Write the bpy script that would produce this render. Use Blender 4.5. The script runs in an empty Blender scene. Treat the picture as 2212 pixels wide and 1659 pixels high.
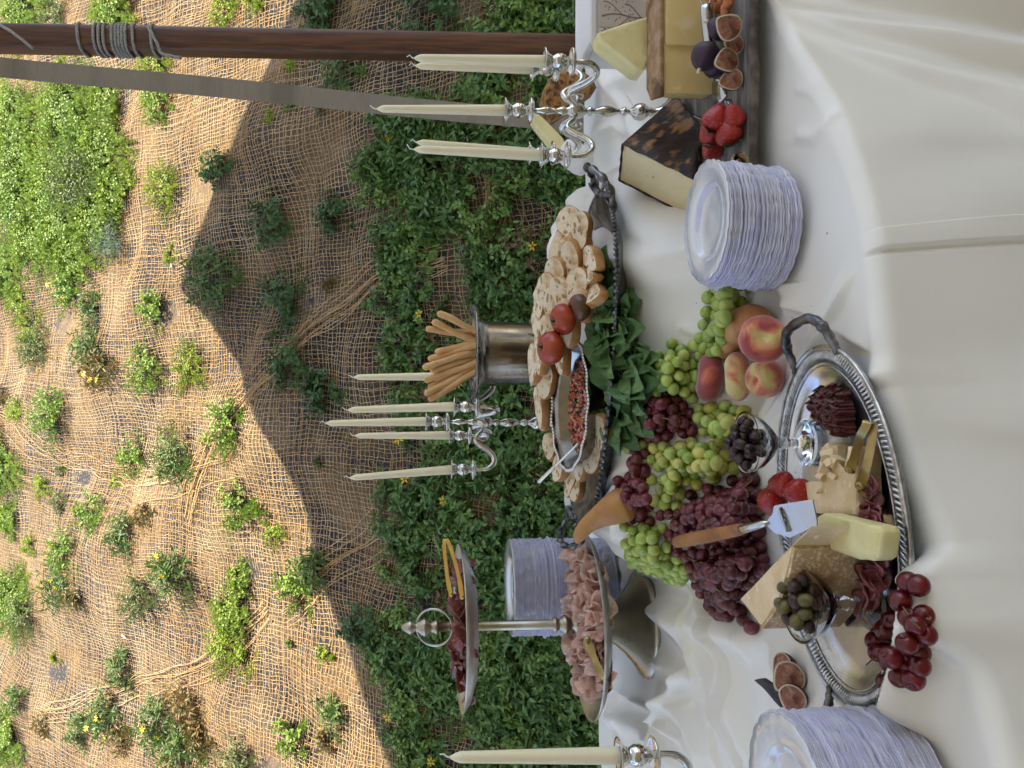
import bpy, math, random
import numpy as np
from mathutils import Vector, Matrix, Quaternion
R = math.radians
random.seed(7); rng = np.random.default_rng(7)
scene = bpy.context.scene
col = scene.collection

# ---------------------------------------------------------------- camera
PITCH = R(3.5); ZC = 0.52; FPX = 1660.0; PPX = 1003.0
cam_d = bpy.data.cameras.new('camera'); cam = bpy.data.objects.new('camera', cam_d); col.objects.link(cam)
cam_d.sensor_fit = 'HORIZONTAL'; cam_d.sensor_width = 36.0; cam_d.lens = 36.0 * FPX / 2212.0
cam_d.shift_x = (1106.0 - PPX) / 2212.0; cam_d.clip_start = 0.02; cam_d.clip_end = 500
Fv = Vector((0, math.cos(PITCH), -math.sin(PITCH))); Rv = Vector((1, 0, 0)); Uv = Vector((0, math.sin(PITCH), math.cos(PITCH)))
m = Matrix.Identity(4)
for i in range(3):
    m[i][0] = -Uv[i]; m[i][1] = Rv[i]; m[i][2] = -Fv[i]
m[2][3] = ZC
cam.matrix_world = m          # the phone was held on its side: world up points to the picture's left
scene.camera = cam

# ---------------------------------------------------------------- world, sun, exposure
SUN_EL = R(60); SUN_AZ = R(118)       # azimuth measured from +X (right of the table) towards the viewer's side
w = bpy.data.worlds.new('World'); scene.world = w; w.use_nodes = True
nt = w.node_tree; bg = nt.nodes['Background']
sky = nt.nodes.new('ShaderNodeTexSky'); sky.sky_type = 'NISHITA'; sky.sun_disc = False
SUNV = Vector((0.30, -0.22, 0.93)).normalized()
sky.sun_elevation = math.asin(SUNV.z); sky.sun_rotation = math.atan2(SUNV.x, SUNV.y)
sky.air_density = 1.0; sky.dust_density = 2.0
nt.links.new(sky.outputs[0], bg.inputs[0]); bg.inputs[1].default_value = 0.15
sd = bpy.data.lights.new('sun', 'SUN'); sd.energy = 3.9; sd.angle = R(0.6); sd.color = (1.0, 0.89, 0.68)
sun = bpy.data.objects.new('sun', sd); col.objects.link(sun); sun.location = (2, -2, 8)
sun.rotation_euler = SUNV.to_track_quat('Z', 'Y').to_euler()
scene.view_settings.view_transform = 'Standard'; scene.view_settings.look = 'None'
scene.view_settings.exposure = 1.8; scene.view_settings.use_white_balance = True; scene.view_settings.white_balance_temperature = 6500; scene.view_settings.white_balance_tint = 11; scene.view_settings.gamma = 1.0; scene.view_settings.use_curve_mapping = False
try:
    scene.cycles.max_bounces = 10; scene.cycles.transparent_max_bounces = 12; scene.cycles.caustics_reflective = False
    scene.cycles.transmission_bounces = 8
except Exception:
    pass

# ---------------------------------------------------------------- placing helpers: a sight line of the photograph met with a real surface
def ray(tx, ty):
    return Rv * ((830.0 - ty) / FPX) + Fv - Uv * ((tx - PPX) / FPX)
def at(tx, ty, z=0.0):
    d = ray(tx, ty); t = (z - ZC) / d.z
    return Vector((d.x * t, d.y * t, z))
def atd(tx, ty, y):
    d = ray(tx, ty); t = y / d.y
    return Vector((d.x * t, y, ZC + d.z * t))
HK = 1.19; HY = 2.42; HZ = -0.72          # the planted bank: foot at HY, slope HK
def hill_pt(tx, ty):
    d = ray(tx, ty)
    t = (HZ - HK * HY - ZC) / (d.z - HK * d.y)
    return Vector((d.x * t, d.y * t, ZC + d.z * t))

# ---------------------------------------------------------------- object helpers
def setp(o, label=None, cat=None, group=None, kind=None):
    if label: o['label'] = label
    if cat: o['category'] = cat
    if group: o['group'] = group
    if kind: o['kind'] = kind
    return o
ORG = {}
def mesh_from(V, F, mat, smooth=True, org=(0, 0, 0), sharp=None):
    me = bpy.data.meshes.new('m')
    V = np.asarray(V, dtype=np.float64).reshape(-1, 3) - np.asarray(org)
    if isinstance(F, np.ndarray):
        nf, k = F.shape
        me.vertices.add(len(V)); me.vertices.foreach_set('co', V.ravel())
        me.loops.add(nf * k); me.loops.foreach_set('vertex_index', F.ravel().astype(np.int32))
        me.polygons.add(nf); me.polygons.foreach_set('loop_start', np.arange(0, nf * k, k, dtype=np.int32))
        me.update(calc_edges=True)
    else:
        me.from_pydata([tuple(v) for v in V], [], F); me.update()
    me.materials.append(mat)
    me.polygons.foreach_set('use_smooth', [smooth] * len(me.polygons))
    if sharp: me.set_sharp_from_angle(angle=R(sharp))
    return me
def root(name, label, cat, loc, group=None):
    o = bpy.data.objects.new(name, None); col.objects.link(o); o.location = loc; o.empty_display_size = 0.02
    ORG[o.name] = Vector(loc); return setp(o, label, cat, group)
def part(name, geo, mat, parent=None, smooth=True, sharp=None, label=None, kind=None):
    org = ORG[parent.name] if parent else Vector((0, 0, 0))
    o = bpy.data.objects.new(name, mesh_from(geo[0], geo[1], mat, smooth, org, sharp)); col.objects.link(o)
    if parent: o.parent = parent
    ORG[o.name] = org; return setp(o, label, kind=kind)
def solo(name, geo, mat, label, cat, group=None, smooth=True, sharp=None, loc=None, kind=None):
    V = np.asarray(geo[0]); c = loc if loc is not None else (V[:, 0].mean(), V[:, 1].mean(), V[:, 2].min())
    o = bpy.data.objects.new(name, mesh_from(V, geo[1], mat, smooth, c, sharp)); col.objects.link(o); o.location = c
    ORG[o.name] = Vector(c); return setp(o, label, cat, group, kind)
def clone(src, loc=None, rot=None, scale=None, label=None, group=None, parent=None):
    c = src.copy(); col.objects.link(c)
    if parent is not None: c.parent = parent
    if loc is not None: c.location = loc
    if rot is not None: c.rotation_euler = rot
    if scale is not None: c.scale = (scale,) * 3 if not hasattr(scale, '__len__') else scale
    if label: c['label'] = label
    if group: c['group'] = group
    for ch in src.children: clone(ch, parent=c)
    return c

# ---------------------------------------------------------------- geometry helpers -> (V, F)
def join(*gs):
    V = []; F = []
    for g in gs:
        n = len(V); V += [tuple(v) for v in g[0]]; F += [tuple(i + n for i in f) for f in g[1]]
    return V, F
def xf(g, M):
    return [tuple(M @ Vector(v)) for v in g[0]], list(g[1])
def TRS(loc=(0, 0, 0), rot=(0, 0, 0), sc=1.0):
    from mathutils import Euler
    s = (sc,) * 3 if not hasattr(sc, '__len__') else sc
    return Matrix.LocRotScale(Vector(loc), Euler(rot), Vector(s))
def lathe(prof, n=32, c=(0, 0, 0), wob=None):
    V = []; F = []
    k = len(prof)
    for j in range(n):
        a = 2 * math.pi * j / n
        for i, (r, z) in enumerate(prof):
            rr = r * (wob(a, i) if wob else 1)
            V.append((c[0] + rr * math.cos(a), c[1] + rr * math.sin(a), c[2] + z))
    for j in range(n):
        j2 = (j + 1) % n
        for i in range(k - 1): F.append((j * k + i, j2 * k + i, j2 * k + i + 1, j * k + i + 1))
    if prof[0][0] > 1e-5: F.append(tuple(reversed([j * k for j in range(n)])))
    if prof[-1][0] > 1e-5: F.append(tuple(j * k + k - 1 for j in range(n)))
    return V, F
def tube(path, rad, n=8, flat=1.0, up=None, caps=True):
    P = [Vector(p) for p in path]; V = []; F = []
    if not hasattr(rad, '__len__'): rad = [rad] * len(P)
    t0 = (P[1] - P[0]).normalized()
    nrm = Vector(up) if up is not None else (t0.orthogonal())
    for i, p in enumerate(P):
        t = (P[min(i + 1, len(P) - 1)] - P[max(i - 1, 0)])
        t = t.normalized() if t.length > 1e-9 else t0
        nrm = (nrm - t * nrm.dot(t))
        nrm = nrm.normalized() if nrm.length > 1e-6 else t.orthogonal().normalized()
        b = t.cross(nrm)
        for j in range(n):
            a = 2 * math.pi * j / n
            V.append(tuple(p + nrm * (math.cos(a) * rad[i] * flat) + b * (math.sin(a) * rad[i])))
    for i in range(len(P) - 1):
        for j in range(n):
            j2 = (j + 1) % n
            F.append((i * n + j, i * n + j2, (i + 1) * n + j2, (i + 1) * n + j))
    if caps:
        F.append(tuple(reversed(range(n)))); F.append(tuple((len(P) - 1) * n + j for j in range(n)))
    return V, F
def spline(pts, k=6):
    P = [Vector(p) for p in pts]; P = [P[0] * 2 - P[1]] + P + [P[-1] * 2 - P[-2]]; out = []
    for i in range(1, len(P) - 2):
        for s in range(k):
            t = s / k
            out.append(0.5 * ((2 * P[i]) + (P[i + 1] - P[i - 1]) * t + (2 * P[i - 1] - 5 * P[i] + 4 * P[i + 1] - P[i + 2]) * t * t
                              + (-P[i - 1] + 3 * P[i] - 3 * P[i + 1] + P[i + 2]) * t ** 3))
    out.append(P[-2]); return out
def ribbon(path, w, th, side):
    """a flat strip of real thickness along path; side = sideways direction"""
    P = [Vector(p) for p in path]; V = []; F = []; side = Vector(side).normalized()
    if not hasattr(w, '__len__'): w = [w] * len(P)
    for i, p in enumerate(P):
        t = (P[min(i + 1, len(P) - 1)] - P[max(i - 1, 0)]).normalized()
        s = (side - t * side.dot(t)).normalized(); nn = t.cross(s)
        for a, b in ((-1, -1), (1, -1), (1, 1), (-1, 1)): V.append(tuple(p + s * (a * w[i] / 2) + nn * (b * th / 2)))
    for i in range(len(P) - 1):
        for j in range(4):
            j2 = (j + 1) % 4
            F.append((i * 4 + j, i * 4 + j2, (i + 1) * 4 + j2, (i + 1) * 4 + j))
    F.append((3, 2, 1, 0)); k = (len(P) - 1) * 4; F.append((k, k + 1, k + 2, k + 3)); return V, F
def ball(c, r, seg=16, rings=10, f=None):
    if not hasattr(r, '__len__'): r = (r,) * 3
    V = []; F = []
    V.append((0, 0, 1))
    for i in range(1, rings):
        th = math.pi * i / rings
        for j in range(seg):
            ph = 2 * math.pi * j / seg
            V.append((math.sin(th) * math.cos(ph), math.sin(th) * math.sin(ph), math.cos(th)))
    V.append((0, 0, -1))
    for j in range(seg): F.append((0, 1 + j, 1 + (j + 1) % seg))
    for i in range(rings - 2):
        for j in range(seg):
            a = 1 + i * seg + j; b = 1 + i * seg + (j + 1) % seg
            F.append((a, a + seg, b + seg, b))
    L = len(V) - 1; o = 1 + (rings - 2) * seg
    for j in range(seg): F.append((L, o + (j + 1) % seg, o + j))
    W = []
    for v in V:
        s = f(Vector(v)) if f else 1.0
        if isinstance(s, Vector): W.append((c[0] + s.x * r[0], c[1] + s.y * r[1], c[2] + s.z * r[2]))
        else: W.append((c[0] + v[0] * r[0] * s, c[1] + v[1] * r[1] * s, c[2] + v[2] * r[2] * s))
    return W, F
def box(c, s, rot=0.0, bev=0.0):
    x, y, z = [v / 2 for v in s]
    if bev <= 0:
        V = [(a * x, b * y, d * z) for a in (-1, 1) for b in (-1, 1) for d in (-1, 1)]
        F = [(0, 1, 3, 2), (4, 6, 7, 5), (0, 4, 5, 1), (2, 3, 7, 6), (0, 2, 6, 4), (1, 5, 7, 3)]
    else:
        o = [(-x, -y), (x, -y), (x, y), (-x, y)]
        return xf(prism(o, -z, z, bev), TRS(c, (0, 0, rot)))
    return xf((V, F), TRS(c, (0, 0, rot)))
def inset(poly, d):
    n = len(poly); c = Vector((sum(p[0] for p in poly) / n, sum(p[1] for p in poly) / n)); out = []
    for p in poly:
        v = Vector((p[0], p[1])) - c; L = v.length
        out.append(tuple(c + v * max(0.0, (L - d * 1.3) / L)) if L > 1e-9 else tuple(c))
    return out
def prism(poly, z0, z1, bev=0.0):
    """poly in xy, extruded z0..z1 with bevelled top and bottom edges"""
    n = len(poly)
    A = sum(poly[i][0] * poly[(i + 1) % n][1] - poly[(i + 1) % n][0] * poly[i][1] for i in range(n))
    if A < 0: poly = poly[::-1]
    if bev > 0:
        rings = [(inset(poly, bev), z0), (poly, z0 + bev), (poly, z1 - bev), (inset(poly, bev), z1)]
    else: rings = [(poly, z0), (poly, z1)]
    V = []; F = []
    for pl, z in rings: V += [(p[0], p[1], z) for p in pl]
    for k in range(len(rings) - 1):
        for i in range(n):
            j = (i + 1) % n; F.append((k * n + i, k * n + j, (k + 1) * n + j, (k + 1) * n + i))
    F.append(tuple(reversed(range(n)))); F.append(tuple((len(rings) - 1) * n + i for i in range(n)))
    return V, F
def roundpoly(poly, r=0.2, k=3):
    """soften the corners of a polygon"""
    n = len(poly); out = []
    for i in range(n):
        p0 = Vector(poly[i - 1][:2]); p1 = Vector(poly[i][:2]); p2 = Vector(poly[(i + 1) % n][:2])
        a = p1 + (p0 - p1).normalized() * min(r, (p0 - p1).length * .45); b = p1 + (p2 - p1).normalized() * min(r, (p2 - p1).length * .45)
        for s in range(k + 1):
            t = s / k; out.append(tuple(a * (1 - t) ** 2 + p1 * 2 * t * (1 - t) + b * t * t))
    return out
def subdiv(g, cuts=1, rough=0.0, crease=None, seed=0, scale=40.0):
    """simple subdivide + noise: makes cut cheese and bread surfaces uneven"""
    import bmesh
    from mathutils import noise
    bm = bmesh.new(); vs = [bm.verts.new(v) for v in g[0]]
    for f in g[1]:
        try: bm.faces.new([vs[i] for i in f])
        except ValueError: pass
    bmesh.ops.triangulate(bm, faces=[f for f in bm.faces if len(f.verts) > 4])
    for _ in range(cuts): bmesh.ops.subdivide_edges(bm, edges=bm.edges[:], cuts=1, use_grid_fill=True)
    bm.normal_update(); bm.verts.index_update()
    if rough:
        for v in bm.verts:
            n = noise.noise_vector(v.co * scale + Vector((seed * 3.1, seed, 0)))
            v.co += n * rough
    V = [tuple(v.co) for v in bm.verts]; F = [tuple(v.index for v in f.verts) for f in bm.faces]; bm.free(); return V, F
def pxtop(poly, zt, zb, bev=0.002, sink=0.0):
    """a block whose TOP outline lies at height zt under the given sight lines"""
    P = [at(a, b, zt) for a, b in poly]
    return prism([(p.x, p.y) for p in P], zb, zt, bev)
def pxface(poly, y, depth, bev=0.002, lean=0.0):
    """a slab whose FRONT outline stands upright at distance y; depth = real thickness behind it"""
    P = [atd(a, b, y) for a, b in poly]
    V, F = prism([(p.x, p.z) for p in P], 0, depth, bev)
    return [(v[0], y + v[2] + lean * 0, v[1]) for v in V], [tuple(reversed(f)) for f in F]

# ---------------------------------------------------------------- materials
def lin(*c):
    f = lambda v: (v / 255.0 / 12.92) if v <= 10 else ((v / 255.0 + 0.055) / 1.055) ** 2.4
    return tuple(f(v) for v in c) + (1,)
def mat(name, c, rough=.5, metal=0.0, c2=None, scale=30.0, lo=.4, hi=.6, bump=0.0, bscale=None, detail=4, sss=0.0, trans=0.0,
        ior=1.45, coat=0.0, sheen=0.0, c3=None, scale3=8.0, lo3=.5, hi3=.62, transl=0.0, voro=False, r2=None, rand=0.0, stretch=None, spec=None):
    M = bpy.data.materials.new(name); M.use_nodes = True; n = M.node_tree.nodes; L = M.node_tree.links.new
    b = n['Principled BSDF']; c = c if len(c) == 4 else tuple(c) + (1,)
    b.inputs['Base Color'].default_value = c; b.inputs['Roughness'].default_value = rough; b.inputs['Metallic'].default_value = metal
    b.inputs['IOR'].default_value = ior
    if spec is not None: b.inputs['Specular IOR Level'].default_value = spec
    if trans: b.inputs['Transmission Weight'].default_value = trans
    if coat: b.inputs['Coat Weight'].default_value = coat; b.inputs['Coat Roughness'].default_value = .08
    if sheen: b.inputs['Sheen Weight'].default_value = sheen
    if sss:
        b.inputs['Subsurface Weight'].default_value = sss; b.inputs['Subsurface Scale'].default_value = .01
        b.inputs['Subsurface Radius'].default_value = (1, .6, .3)
    tc = n.new('ShaderNodeTexCoord'); src = tc.outputs['Object']
    if stretch:
        mp = n.new('ShaderNodeMapping'); mp.inputs['Scale'].default_value = stretch; L(src, mp.inputs[0]); src = mp.outputs[0]
    colout = None
    def nz(sc, d=detail, v=False):
        if v:
            t = n.new('ShaderNodeTexVoronoi'); t.inputs['Scale'].default_value = sc; L(src, t.inputs['Vector']); return t.outputs['Distance']
        t = n.new('ShaderNodeTexNoise'); t.inputs['Scale'].default_value = sc; t.inputs['Detail'].default_value = d
        L(src, t.inputs['Vector']); return t.outputs['Fac']
    def mixc(a, bcol, fac, l, h):
        r = n.new('ShaderNodeMapRange'); r.inputs['From Min'].default_value = l; r.inputs['From Max'].default_value = h; L(fac, r.inputs['Value'])
        mx = n.new('ShaderNodeMix'); mx.data_type = 'RGBA'; L(r.outputs[0], mx.inputs['Factor'])
        if hasattr(a, 'is_linked'): L(a, mx.inputs['A'])
        else: mx.inputs['A'].default_value = a
        mx.inputs['B'].default_value = bcol if len(bcol) == 4 else tuple(bcol) + (1,)
        return mx.outputs['Result'], r.outputs[0]
    if c2 is not None:
        fac = nz(scale, v=voro); colout, fc = mixc(c, c2, fac, lo, hi)
        if r2 is not None:
            rr = n.new('ShaderNodeMapRange'); L(fc, rr.inputs['Value']); rr.inputs['To Min'].default_value = rough; rr.inputs['To Max'].default_value = r2
            L(rr.outputs[0], b.inputs['Roughness'])
    if c3 is not None:
        colout, _ = mixc(colout if colout is not None else c, c3, nz(scale3, 3), lo3, hi3)
    if rand:
        oi = n.new('ShaderNodeObjectInfo'); hs = n.new('ShaderNodeHueSaturation')
        r = n.new('ShaderNodeMapRange'); r.inputs['To Min'].default_value = 1 - rand; r.inputs['To Max'].default_value = 1 + rand
        L(oi.outputs['Random'], r.inputs['Value']); L(r.outputs[0], hs.inputs['Value'])
        r2_ = n.new('ShaderNodeMapRange'); r2_.inputs['To Min'].default_value = .5 + rand * .06; r2_.inputs['To Max'].default_value = .5 - rand * .06
        L(oi.outputs['Random'], r2_.inputs['Value']); L(r2_.outputs[0], hs.inputs['Hue'])
        if colout is not None: L(colout, hs.inputs['Color'])
        else: hs.inputs['Color'].default_value = c
        colout = hs.outputs[0]
    if colout is not None: L(colout, b.inputs['Base Color'])
    if bump:
        bp = n.new('ShaderNodeBump'); bp.inputs['Strength'].default_value = 1.0; bp.inputs['Distance'].default_value = bump
        L(nz(bscale or scale), bp.inputs['Height']); L(bp.outputs[0], b.inputs['Normal'])
    if transl:
        out = n['Material Output']; tr = n.new('ShaderNodeBsdfTranslucent'); ms = n.new('ShaderNodeMixShader'); ms.inputs[0].default_value = transl
        if colout is not None: L(colout, tr.inputs[0])
        else: tr.inputs[0].default_value = c
        L(b.outputs[0], ms.inputs[1]); L(tr.outputs[0], ms.inputs[2]); L(ms.outputs[0], out.inputs[0])
    return M

# ---------------------------------------------------------------- smooth pseudo noise for the ground and the cloth
def wavenoise(seed, n=7, wl=1.0, spread=2.5):
    r = np.random.default_rng(seed); th = r.uniform(0, 2 * np.pi, n); k = 2 * np.pi / (wl * spread ** r.uniform(-.5, .5, n)); ph = r.uniform(0, 6.28, n)
    def f(x, y):
        s = 0.0
        for i in range(n): s = s + np.sin(k[i] * (x * np.cos(th[i]) + y * np.sin(th[i])) + ph[i])
        return s / math.sqrt(n)
    return f
hn1 = wavenoise(11, wl=1.3); hn2 = wavenoise(12, wl=.35)
def hillz(x, y): return HZ + HK * (y - HY) + .045 * hn1(x, y) + .012 * hn2(x, y)

M_soil = mat('soil', (.030, .031, .034), .95, c2=(.15, .105, .06), scale=2.2, lo=.46, hi=.62, c3=(.22, .16, .10), scale3=70, lo3=.56, hi3=.66, bump=.01, bscale=60)
M_jute = mat('jute', (.50, .33, .150), .9, c2=(.38, .235, .10), scale=35, bump=.0012, bscale=500, c3=(.54, .40, .23), scale3=3, lo3=.45, hi3=.7)
# hillside sheet
xs = np.linspace(-7, 7, 170); ys = np.concatenate([np.linspace(HY - .06, 7.5, 120), np.linspace(7.7, 14, 20)])
X, Y = np.meshgrid(xs, ys); Z = hillz(X, Y)
nx = len(xs); ny = len(ys)
def gridfaces(nx, ny):
    i = np.arange(nx * ny).reshape(ny, nx)
    return np.stack([i[:-1, :-1].ravel(), i[:-1, 1:].ravel(), i[1:, 1:].ravel(), i[1:, :-1].ravel()], 1)
hill = bpy.data.objects.new('hillside', mesh_from(np.stack([X, Y, Z], -1).reshape(-1, 3), gridfaces(nx, ny), M_soil)); col.objects.link(hill); setp(hill, kind='structure')

# patio floor
M_floor = mat('paving', (.26, .24, .17), .8, c2=(.22, .20, .145), scale=6, bump=.001, bscale=200)
M_joint = mat('joint', (.30, .29, .26), .9)
fl = bpy.data.objects.new('patio_floor', mesh_from(*box((0, -.6, -.775), (14, 6.2, .05)), M_joint, False)); col.objects.link(fl); setp(fl, kind='structure'); ORG[fl.name] = Vector((0, 0, 0))
slab = None
for i in range(-4, 5):
    for j in range(-4, 3):
        p = (.48 + i * .9, .9 + j * .9 - .1, -.745)
        if slab is None:
            slab = bpy.data.objects.new('paving_slab', mesh_from(*box((0, 0, 0), (.888, .888, .014), bev=.003), M_floor, False)); s = slab
            col.objects.link(s)
        else: s = slab.copy(); col.objects.link(s)
        s.parent = fl; s.location = p

# ---------------------------------------------------------------- jute erosion netting: woven strands as real cord, one laid sheet
ct = 1 / math.sqrt(1 + HK * HK)
wu = wavenoise(21, wl=.9); wv = wavenoise(22, wl=.8); wu2 = wavenoise(23, wl=.22); wv2 = wavenoise(24, wl=.2); lift = wavenoise(25, wl=.5)
def netpos(u, v, extra=0.0):
    U = u + .016 * wu(u, v) + .003 * wu2(u, v); Vv = v + .018 * wv(u, v) + .0035 * wv2(u, v)
    y = HY - .02 + Vv * ct
    z = hillz(U, y)
    up = .008 + .006 * lift(U, y) + extra
    return np.stack([U, y - up * HK * ct * .8, z + up * ct], -1)
def cords(P, r, sides=3):
    """P: (n strands, k points, 3) -> vertices, quads"""
    n, k, _ = P.shape
    T = np.gradient(P, axis=1); T /= np.linalg.norm(T, axis=2, keepdims=True) + 1e-9
    N = np.array([0, -HK * ct, ct]); B = np.cross(T, N); B /= np.linalg.norm(B, axis=2, keepdims=True) + 1e-9; N2 = np.cross(B, T)
    rr = r * (1 + .25 * rng.standard_normal((n, k, 1)).clip(-2, 2))
    Vv = np.empty((n, k, sides, 3))
    for s in range(sides):
        a = 2 * np.pi * s / sides + .5
        Vv[:, :, s] = P + rr * (np.cos(a) * B + np.sin(a) * N2)
    idx = np.arange(n * k * sides).reshape(n, k, sides); F = []
    for s in range(sides):
        s2 = (s + 1) % sides
        F.append(np.stack([idx[:, :-1, s], idx[:, :-1, s2], idx[:, 1:, s2], idx[:, 1:, s]], -1).reshape(-1, 4))
    return Vv.reshape(-1, 3), np.concatenate(F)
GAP = .0215; U0, U1, V0, V1 = -3.5, 3.5, 0.0, 6.6
un = np.arange(U0, U1, GAP); vn = np.arange(V0, V1, GAP * 1.05)
VS = []; FS = []; off = 0
def addnet(P, r):
    global off
    a, b = cords(P, r); VS.append(a); FS.append(b + off); off += len(a)
kk = np.arange(V0, V1, .021); uu = (un + rng.normal(0, .0045, len(un)))[:, None] + rng.normal(0, .0022, (len(un), len(kk))); vv = np.repeat(kk[None], len(un), 0)
addnet(netpos(uu, vv, .0015 * np.sin(np.pi * vv / GAP)), .0018)
kk = np.arange(U0, U1, .021); v2 = (vn + rng.normal(0, .0045, len(vn)))[:, None] + rng.normal(0, .0022, (len(vn), len(kk))); u2 = np.repeat(kk[None], len(vn), 0)
addnet(netpos(u2, v2, .001), .0018)
def hill_uv(tx, ty):
    p = hill_pt(tx, ty); return p.x, (p.y - HY) / ct
def seam(pts, n, wid, r=.0021):
    q = spline([(hill_uv(a, b)[0], hill_uv(a, b)[1], 0) for a, b in pts], 30); q = np.array([list(p) for p in q])
    d = np.gradient(q, axis=0); nn = np.stack([-d[:, 1], d[:, 0]], 1); nn /= np.linalg.norm(nn, axis=1, keepdims=True) + 1e-9
    P = []
    for i in range(n):
        f = wavenoise(300 + i, wl=.5); o = rng.normal(0, wid) + .012 * f(q[:, 0], q[:, 1])
        P.append(netpos(q[:, 0] + nn[:, 0] * o, q[:, 1] + nn[:, 1] * o, rng.uniform(.004, .022)))
    addnet(np.array(P), r)
seam([(420, 1120), (470, 960), (600, 800), (780, 640), (960, 560)], 12, .045)
seam([(100, 1530), (260, 1470), (420, 1420), (560, 1300)], 8, .05)
seam([(600, 1330), (720, 1230), (830, 1130)], 8, .06)
seam([(0, 900), (150, 1030), (330, 1060), (520, 1000)], 6, .05)
seam([(1000, 700), (1060, 480), (1090, 330), (1050, 200)], 14, .05)
net = bpy.data.objects.new('erosion_netting', mesh_from(np.concatenate(VS), np.concatenate(FS), M_jute)); col.objects.link(net)
setp(net, 'tan jute netting laid over the whole planted bank behind the table', 'netting')

# ---------------------------------------------------------------- plants
def leafmat(name, a, b, c3=None, rough=.45, tr=.30):
    return mat(name, a, rough, c2=b, scale=38, lo=.35, hi=.65, detail=1, c3=c3, scale3=16, lo3=.60, hi3=.72, transl=tr, spec=.4)
LM = {
 'clover': leafmat('leaf_clover', (.17, .28, .045), (.32, .42, .08)),
 'round': leafmat('leaf_round', (.13, .25, .035), (.27, .38, .06)),
 'yellowgreen': leafmat('leaf_yellow', (.20, .31, .035), (.36, .45, .06)),
 'lance': leafmat('leaf_lance', (.075, .15, .04), (.16, .24, .06)),
 'brown': leafmat('leaf_brown', (.26, .14, .05), (.11, .15, .04), c3=(.45, .17, .05)),
 'grey': leafmat('leaf_grey', (.18, .26, .20), (.27, .36, .28)),
 'olive': leafmat('leaf_olive', (.12, .17, .05), (.21, .26, .09), c3=(.10, .07, .05)),
 'dark': leafmat('leaf_dark', (.055, .125, .042), (.12, .21, .065)),
 'cover': leafmat('leaf_cover', (.072, .155, .045), (.19, .31, .085), c3=(.20, .27, .06)),
 'light': leafmat('leaf_light', (.16, .28, .06), (.29, .42, .11), c3=(.30, .34, .08)),
 'dry': leafmat('leaf_dry', (.17, .09, .055), (.30, .18, .09), c3=(.14, .045, .045)),
}
M_stem = mat('plant_stem', (.10, .13, .04), .6); M_petal = mat('yellow_petal', (.85, .60, .02), .5, transl=.3); M_eye = mat('flower_eye', (.30, .16, .02), .8)
SN = np.array([0, -HK * ct, ct])
def leaves(pos, dirs, nrm, L, W, curl=.25):
    """pos,dirs,nrm (n,3), L,W (n,) -> 8-vertex folded leaves"""
    n = len(pos); dirs = dirs / (np.linalg.norm(dirs, axis=1, keepdims=True) + 1e-9)
    side = np.cross(dirs, nrm); side /= np.linalg.norm(side, axis=1, keepdims=True) + 1e-9; up = np.cross(side, dirs)
    L = L[:, None]; W = W[:, None]; V = np.empty((n, 8, 3))
    def pt(t, s, h): return pos + dirs * L * t + side * W * s + up * (h * W - curl * L * t * t)
    V[:, 0] = pt(0, 0, 0); V[:, 1] = pt(.35, -.5, .18); V[:, 2] = pt(.33, 0, 0); V[:, 3] = pt(.35, .5, .18)
    V[:, 4] = pt(.70, -.36, .12); V[:, 5] = pt(.70, 0, 0); V[:, 6] = pt(.70, .36, .12); V[:, 7] = pt(1, 0, 0)
    T = np.array([[0, 2, 1, 1], [0, 3, 2, 2], [1, 2, 5, 4], [2, 3, 6, 5], [4, 5, 7, 7], [5, 6, 7, 7]])
    F3 = np.array([[0, 2, 1], [0, 3, 2], [1, 2, 5], [1, 5, 4], [2, 3, 6], [2, 6, 5], [4, 5, 7], [5, 6, 7]])
    F = (F3[None] + (np.arange(n) * 8)[:, None, None]).reshape(-1, 3)
    return V.reshape(-1, 3), F
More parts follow.
